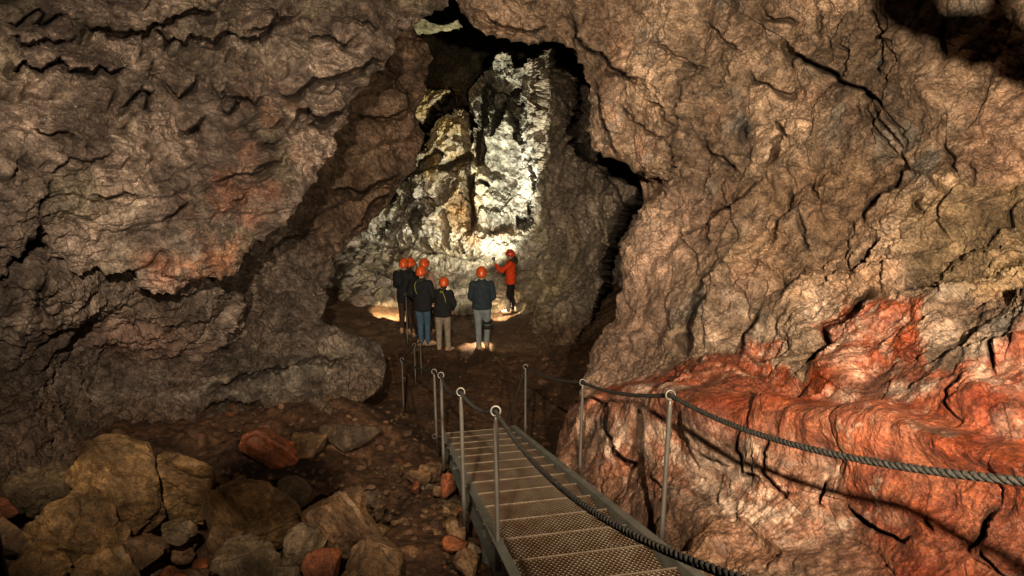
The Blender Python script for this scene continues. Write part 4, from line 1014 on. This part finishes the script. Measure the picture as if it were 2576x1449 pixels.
o = rope('guide_rope', [pt(3600, 1420, .95), pt(2590, 1212, 1.72), R_['Q1'], R_['Q2'], R_['Q3'], pt(1275, 1066, 9.2)], [.0, .085, .045, .05, .0], .0135, '', 5)
tag(o, 'dark twisted rope sweeping across the red wall on the right', 'rope')
# loose ring at the foot of the stairs
bm = bmesh.new(); c = pt(1094, 1098, 7.3); tube(bm, [c+Vector((math.cos(a)*.026, 0, math.sin(a)*.026)) for a in np.linspace(0, 2*math.pi, 21)], .005, 8, False)
tube(bm, [c+Vector((.026, 0, 0)), c+Vector((.09, 0, 0))], .005, 8)
tag(bm_obj('eye_bolt', bm, STEEL, None, True), 'small steel eye bolt at the lower left corner of the stairs', 'bolt')

# ================================================================== people
SKIN = simple('skin', (.42, .24, .16), .55, 0, .4, 30, .1)
ORANGE = simple('orange_helmet_shell', (.72, .105, .018), .32, 0, .5, 8, .08)
DARKV = simple('helmet_vent', (.02, .012, .01), .7)
def cloth(name, c): return simple(name, c, .9, 0, .15, 14, .22, .25)
BLACKC = cloth('black_jacket_cloth', (.018, .018, .020)); NAVY = cloth('dark_teal_sweatshirt_cloth', (.028, .040, .050))
JEANG = cloth('grey_blue_denim', (.20, .23, .24)); BEIGE = cloth('taupe_trouser_cloth', (.26, .215, .165)); DENIM = cloth('blue_denim', (.055, .10, .15))
PINKB = cloth('dusty_pink_jacket_cloth', (.33, .21, .16)); REDJ = cloth('orange_red_jacket_cloth', (.72, .065, .018)); BLKT = cloth('black_trouser_cloth', (.02, .017, .016))
SHOE = simple('tan_shoe', (.40, .25, .14), .6, 0, .3, 30, .3); SHOEG = simple('grey_hiking_shoe', (.36, .33, .28), .6, 0, .3, 30, .3); HAIR = simple('dark_hair', (.03, .018, .012), .5, 0, .4, 80, .4)
FUR = simple('dark_fur_trim', (.05, .035, .025), .9, 0, .1, 90, .5, .8); LIME = simple('lime_cord', (.42, .42, .06), .6); BRACE = simple('black_knee_strap', (.015, .013, .012), .8)
GREENC = cloth('dark_green_collar', (.03, .05, .035)); BRNC = cloth('dark_brown_trousers', (.05, .03, .022)); SOLE = simple('shoe_sole', (.22, .15, .10), .7)
def capsule(bm, a, b_, ra, rb, seg=14, sx=1.0):
    """tapered limb with round ends"""
    a = Vector(a); b_ = Vector(b_); d = b_-a; L = d.length; t = d.normalized() if L > 1e-6 else Vector((0, 0, 1))
    pts = []; rs = []
    for k in range(5): th = math.pi/2*(1-k/4.); pts.append(a-t*ra*math.sin(th)); rs.append(max(ra*math.cos(th), .0008))
    for k in range(5): th = math.pi/2*(k/4.); pts.append(b_+t*rb*math.sin(th)); rs.append(max(rb*math.cos(th), .0008))
    tube(bm, pts, rs, seg)
def loft(bm, rings, seg=20):
    rs = []
    for (x, y, z, rx, ry) in rings:
        rs.append([bm.verts.new((x+rx*math.cos(k*2*math.pi/seg), y+ry*math.sin(k*2*math.pi/seg), z)) for k in range(seg)])
    for i in range(len(rs)-1):
        for k in range(seg): bm.faces.new((rs[i][k], rs[i][(k+1) % seg], rs[i+1][(k+1) % seg], rs[i+1][k]))
    bm.faces.new(rs[0][::-1]); bm.faces.new(rs[-1])
def ball(bm, c, r, seg=16, rot=None):
    m = Matrix.Translation(Vector(c)) @ (rot if rot else Matrix.Identity(4)) @ Matrix.Diagonal((r[0], r[1], r[2], 1))
    bmesh.ops.create_uvsphere(bm, u_segments=seg, v_segments=seg//2+2, radius=1.0, matrix=m)
def remeshed(name, bm, mat, parent, vox=.012, sm=2, wrinkle=0.0, seed=0):
    bmesh.ops.recalc_face_normals(bm, faces=bm.faces)
    me = bpy.data.meshes.new(name); bm.to_mesh(me); bm.free(); o = bpy.data.objects.new(name, me); C.objects.link(o)
    md = o.modifiers.new('r', 'REMESH'); md.mode = 'VOXEL'; md.voxel_size = vox; md.use_smooth_shade = True
    if sm: s = o.modifiers.new('s', 'SMOOTH'); s.iterations = sm; s.factor = .5
    dg = bpy.context.evaluated_depsgraph_get(); ev = o.evaluated_get(dg); m2 = bpy.data.meshes.new_from_object(ev)
    o.modifiers.clear(); o.data = m2; m2.name = name; bpy.data.meshes.remove(me)
    if wrinkle:
        n = len(m2.vertices); co = np.empty(n*3, np.float32); m2.vertices.foreach_get('co', co); co = co.reshape(-1, 3); no = np.empty(n*3, np.float32); m2.vertices.foreach_get('normal', no); no = no.reshape(-1, 3)
        hh = ridged(co*np.array([1, 1, 1.8])+seed, 6, 2, seed)*wrinkle + fbm(co+seed, 3, 2, seed+1)*wrinkle
        m2.vertices.foreach_set('co', (co+no*hh[:, None]).astype(np.float32).ravel()); m2.update()
    m2.polygons.foreach_set('use_smooth', [True]*len(m2.polygons))
    m2.materials.clear(); m2.materials.append(mat); o.parent = parent
    return o
def hand(bm, w, d, up, side):
    """palm, four unequal curled fingers and a thumb; w wrist, d pointing direction, up back-of-hand normal"""
    w = Vector(w); d = Vector(d).normalized(); up = Vector(up); up = (up-d*up.dot(d)).normalized(); s = d.cross(up)*side
    capsule(bm, w, w+d*.075, .022, .026, 10)
    for k, (off, ln) in enumerate(((-.030, .070), (-.010, .080), (.010, .074), (.029, .058))):
        a = w+d*.085+s*off; b1 = a+(d*.85-up*.5)*ln*.5; b2 = b1+(d*.3-up*.95)*ln*.5
        capsule(bm, a-d*.02, b1, .0095, .009, 8); capsule(bm, b1, b2, .009, .0075, 8)
    a = w+d*.03-s*.022; capsule(bm, a, a+(d*.6-s*.75-up*.2)*.035, .011, .010, 8); capsule(bm, a+(d*.6-s*.75-up*.2)*.035, a+(d*1.2-s*.7-up*.6)*.045, .010, .008, 8)
def person(label, u, v, z, H, face, jmat, tmat, smat, P, head_tilt=(0, 0), hair=False, jlen=.50, jbulk=1.0, grp=None, helmet=ORANGE, feet=((-.10, 0), (.10, 0)), toes=(0.15, -.15), knees=None, yoff=0.0):
    """local frame: the figure looks along +y, x is its right; face turns it"""
    k = H/1.75
    foot = pt(u, v, z); e = empty('person', foot, face); tag(e, label, 'person', grp)
    S = lambda p: Vector(p)*k
    hip = [S((-.09, 0, .92)), S((.09, 0, .92))]; fx = [S((feet[0][0], feet[0][1], .07)), S((feet[1][0], feet[1][1], .07))]
    kn = [hip[i].lerp(fx[i], .5)+S((0, .02, 0)) for i in (0, 1)]
    if knees: kn = [S(q) for q in knees]
    sh = [S((-.185, -.01, 1.42)), S((.185, -.01, 1.42))]
    el = [S(P['el'][0]), S(P['el'][1])]; wr = [S(P['wr'][0]), S(P['wr'][1])]
    hd = S((head_tilt[0]*.10, .02+head_tilt[1]*.10, 1.61))
    # body
    bm = bmesh.new()
    loft(bm, [tuple(S((0, 0, .84)))+(.13*k, .09*k), tuple(S((0, 0, .95)))+(.145*k, .10*k), tuple(S((0, 0, 1.10)))+(.12*k, .085*k), tuple(S((0, 0, 1.3)))+(.145*k, .10*k), tuple(S((0, -.01, 1.43)))+(.13*k, .08*k), tuple(S((0, -.01, 1.47)))+(.07*k, .06*k)])
    capsule(bm, S((0, -.01, 1.42)), S((0, 0, 1.44)).lerp(hd, .6), .055*k, .052*k)
    ball(bm, hd, (.074*k, .094*k, .112*k), 20)
    ball(bm, hd+S((0, .03, -.055)), (.052*k, .058*k, .055*k))       # jaw
    capsule(bm, hd+S((0, .088, .012)), hd+S((0, .108, -.022)), .010*k, .014*k, 8)          # nose
    for s in (-1, 1):
        ball(bm, hd+S((s*.078, -.005, -.01)), (.012*k, .02*k, .032*k), 8)      # ears
        ball(bm, hd+S((s*.030, .074, .010)), (.014*k, .014*k, .010*k), 8)
    capsule(bm, hd+S((-.018, .088, -.052)), hd+S((.018, .088, -.052)), .008*k, .008*k, 8)   # mouth
    for i in (0, 1):
        capsule(bm, sh[i], el[i], .042*k, .035*k); capsule(bm, el[i], wr[i], .035*k, .024*k)
        dd = P['hd'][i] if 'hd' in P else (wr[i]-el[i]); hand(bm, wr[i], dd, P['hu'][i] if 'hu' in P else (0, 0, 1), 1 if i else -1)
        capsule(bm, hip[i], kn[i], .07*k, .048*k); capsule(bm, kn[i], fx[i], .045*k, .03*k)
        capsule(bm, fx[i]-S((0, .02, .03)), fx[i]+S((0, .12, -.035)), .03*k, .026*k)
    remeshed('body', bm, SKIN, e, .0085, 1)
    # jacket
    bm = bmesh.new(); b = jbulk; z0 = 1.42-jlen
    loft(bm, [tuple(S((0, 0, z0)))+(.175*k*b, .125*k*b), tuple(S((0, 0, z0+.05)))+(.182*k*b, .132*k*b), tuple(S((0, 0, 1.15)))+(.17*k*b, .125*k*b), tuple(S((0, 0, 1.32)))+(.185*k*b, .125*k*b), tuple(S((0, -.01, 1.42)))+(.18*k*b, .105*k*b), tuple(S((0, -.01, 1.475)))+(.10*k, .075*k), tuple(S((0, -.005, 1.51)))+(.068*k, .066*k)])
    for i in (0, 1):
        capsule(bm, sh[i]+S((0, 0, -.015)), el[i], .068*k*b, .056*k*b); capsule(bm, el[i], el[i].lerp(wr[i], .9), .056*k*b, .042*k*b)
    remeshed('jacket', bm, jmat, e, .014, 3, .006, int(u))
    # trousers
    bm = bmesh.new()
    loft(bm, [tuple(S((0, 0, .80)))+(.13*k, .10*k), tuple(S((0, -.01, .90)))+(.168*k, .122*k), tuple(S((0, 0, 1.0)))+(.155*k, .112*k), tuple(S((0, 0, 1.04)))+(.14*k, .10*k)])
    for i in (0, 1):
        capsule(bm, hip[i]-S((0, .005, .04)), kn[i], .098*k, .068*k); capsule(bm, kn[i], fx[i]+S((0, -.01, .02)), .066*k, .056*k)
        capsule(bm, fx[i]+S((0, -.01, .10)), fx[i]+S((0, .0, .0)), .056*k, .058*k)
    remeshed('trousers', bm, tmat, e, .014, 2, .006, int(u)+5)
    for i in (0, 1):
        bm = bmesh.new(); a = toes[i]; R = Matrix.Rotation(a, 3, 'Z'); f = fx[i].copy(); f.z = 0
        capsule(bm, f+R@S((0, -.05, .055)), f+R@S((0, .10, .045)), .045*k, .046*k); capsule(bm, f+R@S((0, .05, .04)), f+R@S((0, .155, .035)), .045*k, .036*k); capsule(bm, f+R@S((0, -.045, .06)), f+R@S((0, -.035, .11)), .042*k, .046*k)
        o = remeshed('shoe', bm, smat, e, .010, 1)
        bm = bmesh.new(); loft(bm, [(0, .045*k, -.004, .045*k, .14*k), (0, .045*k, .022*k, .048*k, .145*k)], 18); so = bm_obj('sole', bm, SOLE, o); so.location = f; so.rotation_euler = (0, 0, a)
    # helmet
    bm = bmesh.new(); seg = 28; hc = hd+S((0, -.005, .03)); rows = 9; rs = []
    for j in range(rows+1):
        th = math.pi/2*(j/rows); rr = []
        for q in range(seg):
            an = q*2*math.pi/seg; lo = -.035-.028*max(0, -math.sin(an)) + .022*max(0, math.sin(an))
            zz = math.sin(th)*.135 + (lo*(1-j/rows)**2); ra = math.cos(th)**.85 if j < rows else .001
            ridge = 1+.02*math.cos(6*an)*(1-j/rows)
            rr.append(bm.verts.new(hc+S((.112*ra*ridge*math.cos(an), .140*ra*ridge*math.sin(an), zz))))
        rs.append(rr)
    inner = [bm.verts.new(hc+(q.co-hc)*.9) for q in rs[0]]
    for j in range(rows):
        for q in range(seg): bm.faces.new((rs[j][q], rs[j][(q+1) % seg], rs[j+1][(q+1) % seg], rs[j+1][q]))
    for q in range(seg): bm.faces.new((inner[q], inner[(q+1) % seg], rs[0][(q+1) % seg], rs[0][q]))
    bm.faces.new(rs[-1]); ho = bm_obj('helmet', bm, helmet, e, True)
    for s in (-1, 1):
        for q, (an, th, ln) in enumerate(((-.35, .38, .022), (.05, .5, .028), (.45, .42, .022), (-.9, .3, .018))):
            p = hc+S((s*.112*math.cos(th)*math.cos(an), .14*math.cos(th)*math.sin(an), .135*math.sin(th)))
            bm = bmesh.new(); ball(bm, p, (.006*k, ln*k, .009*k), 8, Matrix.Rotation(-.5, 4, 'X')); bm_obj('vent', bm, DARKV, ho, True)
        bm = bmesh.new(); ball(bm, hc+S((s*.035, -.135, .01)), (.015*k, .006*k, .006*k), 8); bm_obj('vent', bm, DARKV, ho, True)
    bm = bmesh.new()
    for s in (-1, 1): tube(bm, [hc+S((s*.085, .03, -.03)), hd+S((s*.078, .03, -.05)), hd+S((s*.03, .05, -.118))], .004*k, 6)
    bm_obj('chin_strap', bm, DARKV, ho, True)
    if hair:
        bm = bmesh.new(); ball(bm, hd+S((0, -.035, -.02)), (.078*k, .07*k, .09*k)); capsule(bm, hd+S((0, -.09, -.07)), hd+S((-.02, -.115, -.26)), .028*k, .016*k)
        remeshed('hair', bm, HAIR, e, .009, 1, .004)
    return e, k, hd, S
def strap(e, pts, r, mat, name='cord'):
    bm = bmesh.new(); tube(bm, pts, r, 6); return bm_obj(name, bm, mat, e, True)
GPP = 'visitors in orange helmets'
FRONT = dict(el=[(-.235, .02, 1.13), (.235, .02, 1.13)], wr=[(-.16, .20, 1.0), (.16, .20, 1.0)])
POCK = dict(el=[(-.27, -.03, 1.15), (.27, -.03, 1.15)], wr=[(-.20, .13, .98), (.20, .13, .98)])
# man on the right
e, k, hd, S = person('man in dark teal sweatshirt and grey jeans with black bands round his right knee', 1214, 878, 14.15, 1.73, .05, NAVY, JEANG, SHOE, FRONT, (-.05, .1), jlen=.53, jbulk=1.12, grp=GPP, feet=((-.075, -.05), (.09, .12)), knees=[(-.08, .0, .50), (.105, .06, .51)])
for zz in (.585, .475):
    bm = bmesh.new(); loft(bm, [tuple(S((.103, .058, zz-.04)))+(.088*k, .088*k), tuple(S((.102, .056, zz+.04)))+(.094*k, .094*k)], 24); bm_obj('knee_strap', bm, BRACE, e, True)
# woman with ponytail
e, k, hd, S = person('woman with a ponytail and lime cord in black jacket and taupe trousers', 1116, 884, 14.1, 1.56, -.05, BLACKC, BEIGE, SHOE, POCK, (.45, .05), hair=True, jlen=.56, jbulk=1.14, grp=GPP, feet=((-.10, 0), (.11, .02)), toes=(.1, -.7))
strap(e, [S((-.01, -.13, 1.50)), S((.03, -.155, 1.47)), S((.05, -.15, 1.43)), S((.09, -.165, 1.33)), S((.10, -.165, 1.22))], .005, LIME)
strap(e, [S((-.03, -.14, 1.47)), S((.0, -.16, 1.455)), S((.05, -.155, 1.47)), S((.0, -.155, 1.49)), S((-.03, -.14, 1.47))], .005, LIME)
# man in blue jeans
e, k, hd, S = person('man in black jacket with dark green collar and blue jeans', 1066, 868, 13.9, 1.63, -.35, BLACKC, DENIM, SHOE, POCK, (-.15, .1), jlen=.62, jbulk=1.16, grp=GPP, feet=((-.06, 0), (.08, .05)), toes=(-.9, -1.0))
bm = bmesh.new(); loft(bm, [tuple(S((0, -.01, 1.44)))+(.115*k, .095*k), tuple(S((0, -.01, 1.50)))+(.085*k, .082*k)], 20); bm_obj('collar', bm, GREENC, e, True)
strap(e, [S((-.07, -.10, 1.46)), S((-.09, -.15, 1.38)), S((-.07, -.165, 1.28)), S((-.03, -.168, 1.2))], .005, LIME)
# behind him
person('visitor in dusty pink jacket mostly hidden behind the man in blue jeans', 1072, 838, 15.4, 1.70, -.5, PINKB, BRNC, SHOE, FRONT, (0, .1), jlen=.56, jbulk=1.1, grp=GPP)
person('visitor in dark clothes in the middle of the three rear helmets', 1037, 842, 15.2, 1.73, -.6, BLACKC, BRNC, SHOE, FRONT, (0, .1), hair=True, jlen=.62, jbulk=1.1, grp=GPP)
e, k, hd, S = person('visitor in dark clothes carrying a small black backpack at the left end of the group', 1022, 838, 15.0, 1.66, -.3, BLACKC, BRNC, SHOE, FRONT, (0, .1), jlen=.66, jbulk=1.05, grp=GPP)
bm = bmesh.new(); ball(bm, S((-.06, -.17, 1.33)), (.12, .09, .17), 16); remeshed('backpack', bm, BLACKC, e, .014, 1, .006)
# guide
GP2 = dict(el=[(-.20, .24, 1.20), (.20, .12, 1.14)], wr=[(-.13, .40, 1.36), (.10, .32, 1.16)], hd=[(0.05, .3, .6), (-.3, .8, 0)], hu=[(0, -1, 0), (0, 0, 1)])
e, k, hd, S = person('guide in bright orange red jacket and black trousers raising a hand torch', 1285, 784, 17.6, 1.62, math.pi/2-.12, REDJ, BLKT, SHOEG, GP2, (0, .0), hair=False, jlen=.60, jbulk=1.08, helmet=simple('red_helmet_shell', (.60, .05, .02), .3), feet=((-.08, .06), (.09, -.07)), toes=(.1, -.3))
bm = bmesh.new(); tube(bm, [S((.12*math.cos(a), -.03+.10*math.sin(a), 1.475-.03*math.sin(a))) for a in np.linspace(math.pi*.9, math.pi*2.1, 18)], .045*k, 10); ball(bm, S((0, -.13, 1.45)), (.10, .06, .07)); remeshed('fur_collar', bm, FUR, e, .010, 0, .012)
bm = bmesh.new(); ball(bm, hd+S((0, -.03, -.015)), (.080*k, .075*k, .085*k)); capsule(bm, hd+S((.07, -.01, -.06)), S((.12, .09, 1.36)), .025*k, .02*k); remeshed('hair', bm, simple('fair_hair', (.30, .20, .12), .5), e, .009, 1, .004)
# torch in the raised hand
wq = e.matrix_basis @ S((-.125, .43, 1.46)); te = empty('torch', wq); tag(te, 'dark hand torch held up by the guide', 'torch')
bm = bmesh.new(); tube(bm, [Vector((.0, 0, -.06)), Vector((-.01, 0, .02)), Vector((-.02, .01, .035)), Vector((-.035, .02, .09))], [.018, .02, .036, .042], 16); bm_obj('torch_body', bm, DARKV, te, True)
bm = bmesh.new(); ball(bm, (.0, -.021, -.01), (.004, .003, .004), 8)
gm, nt, b = nodes('green_led'); b.inputs['Base Color'].default_value = (.05, .8, .2, 1); b.inputs['Emission Color'].default_value = (.1, 1, .25, 1); b.inputs['Emission Strength'].default_value = 3; bm_obj('led', bm, gm, te, True)

# unseen stand added left of the viewpoint to cast the dark hollow's shadow
hp = LEFTL.lerp(pt(680, 1190, 6.3), .13); ls = empty('shade_stand', (hp.x, hp.y, 2.2)); tag(ls, 'unseen stand added to cast shade, with a black bag hung on it left of the viewpoint', 'shade blocker')
bm = bmesh.new(); tube(bm, [Vector((0, 0, .6)), Vector((0, 0, hp.z-2.2))], .006, 10); bm_obj('pole', bm, BRACE, ls)
for a in (0.3, 2.4, 4.5):
    bm = bmesh.new(); tube(bm, [Vector((0, 0, .9)), Vector((math.cos(a)*.35, math.sin(a)*.35, 0))], .010, 8); bm_obj('leg', bm, BRACE, ls)
bm = bmesh.new(); hz = hp.z-2.2; loft(bm, [(0, 0, hz-.085, .05, .03), (0.005, 0, hz-.05, .085, .05), (0, 0, hz, .088, .05), (0, 0, hz+.04, .06, .04), (.02, 0, hz+.06, .02, .02), (.02, 0, hz+.085, .012, .012)], 14); bm_obj('occluder', bm, BRACE, ls)
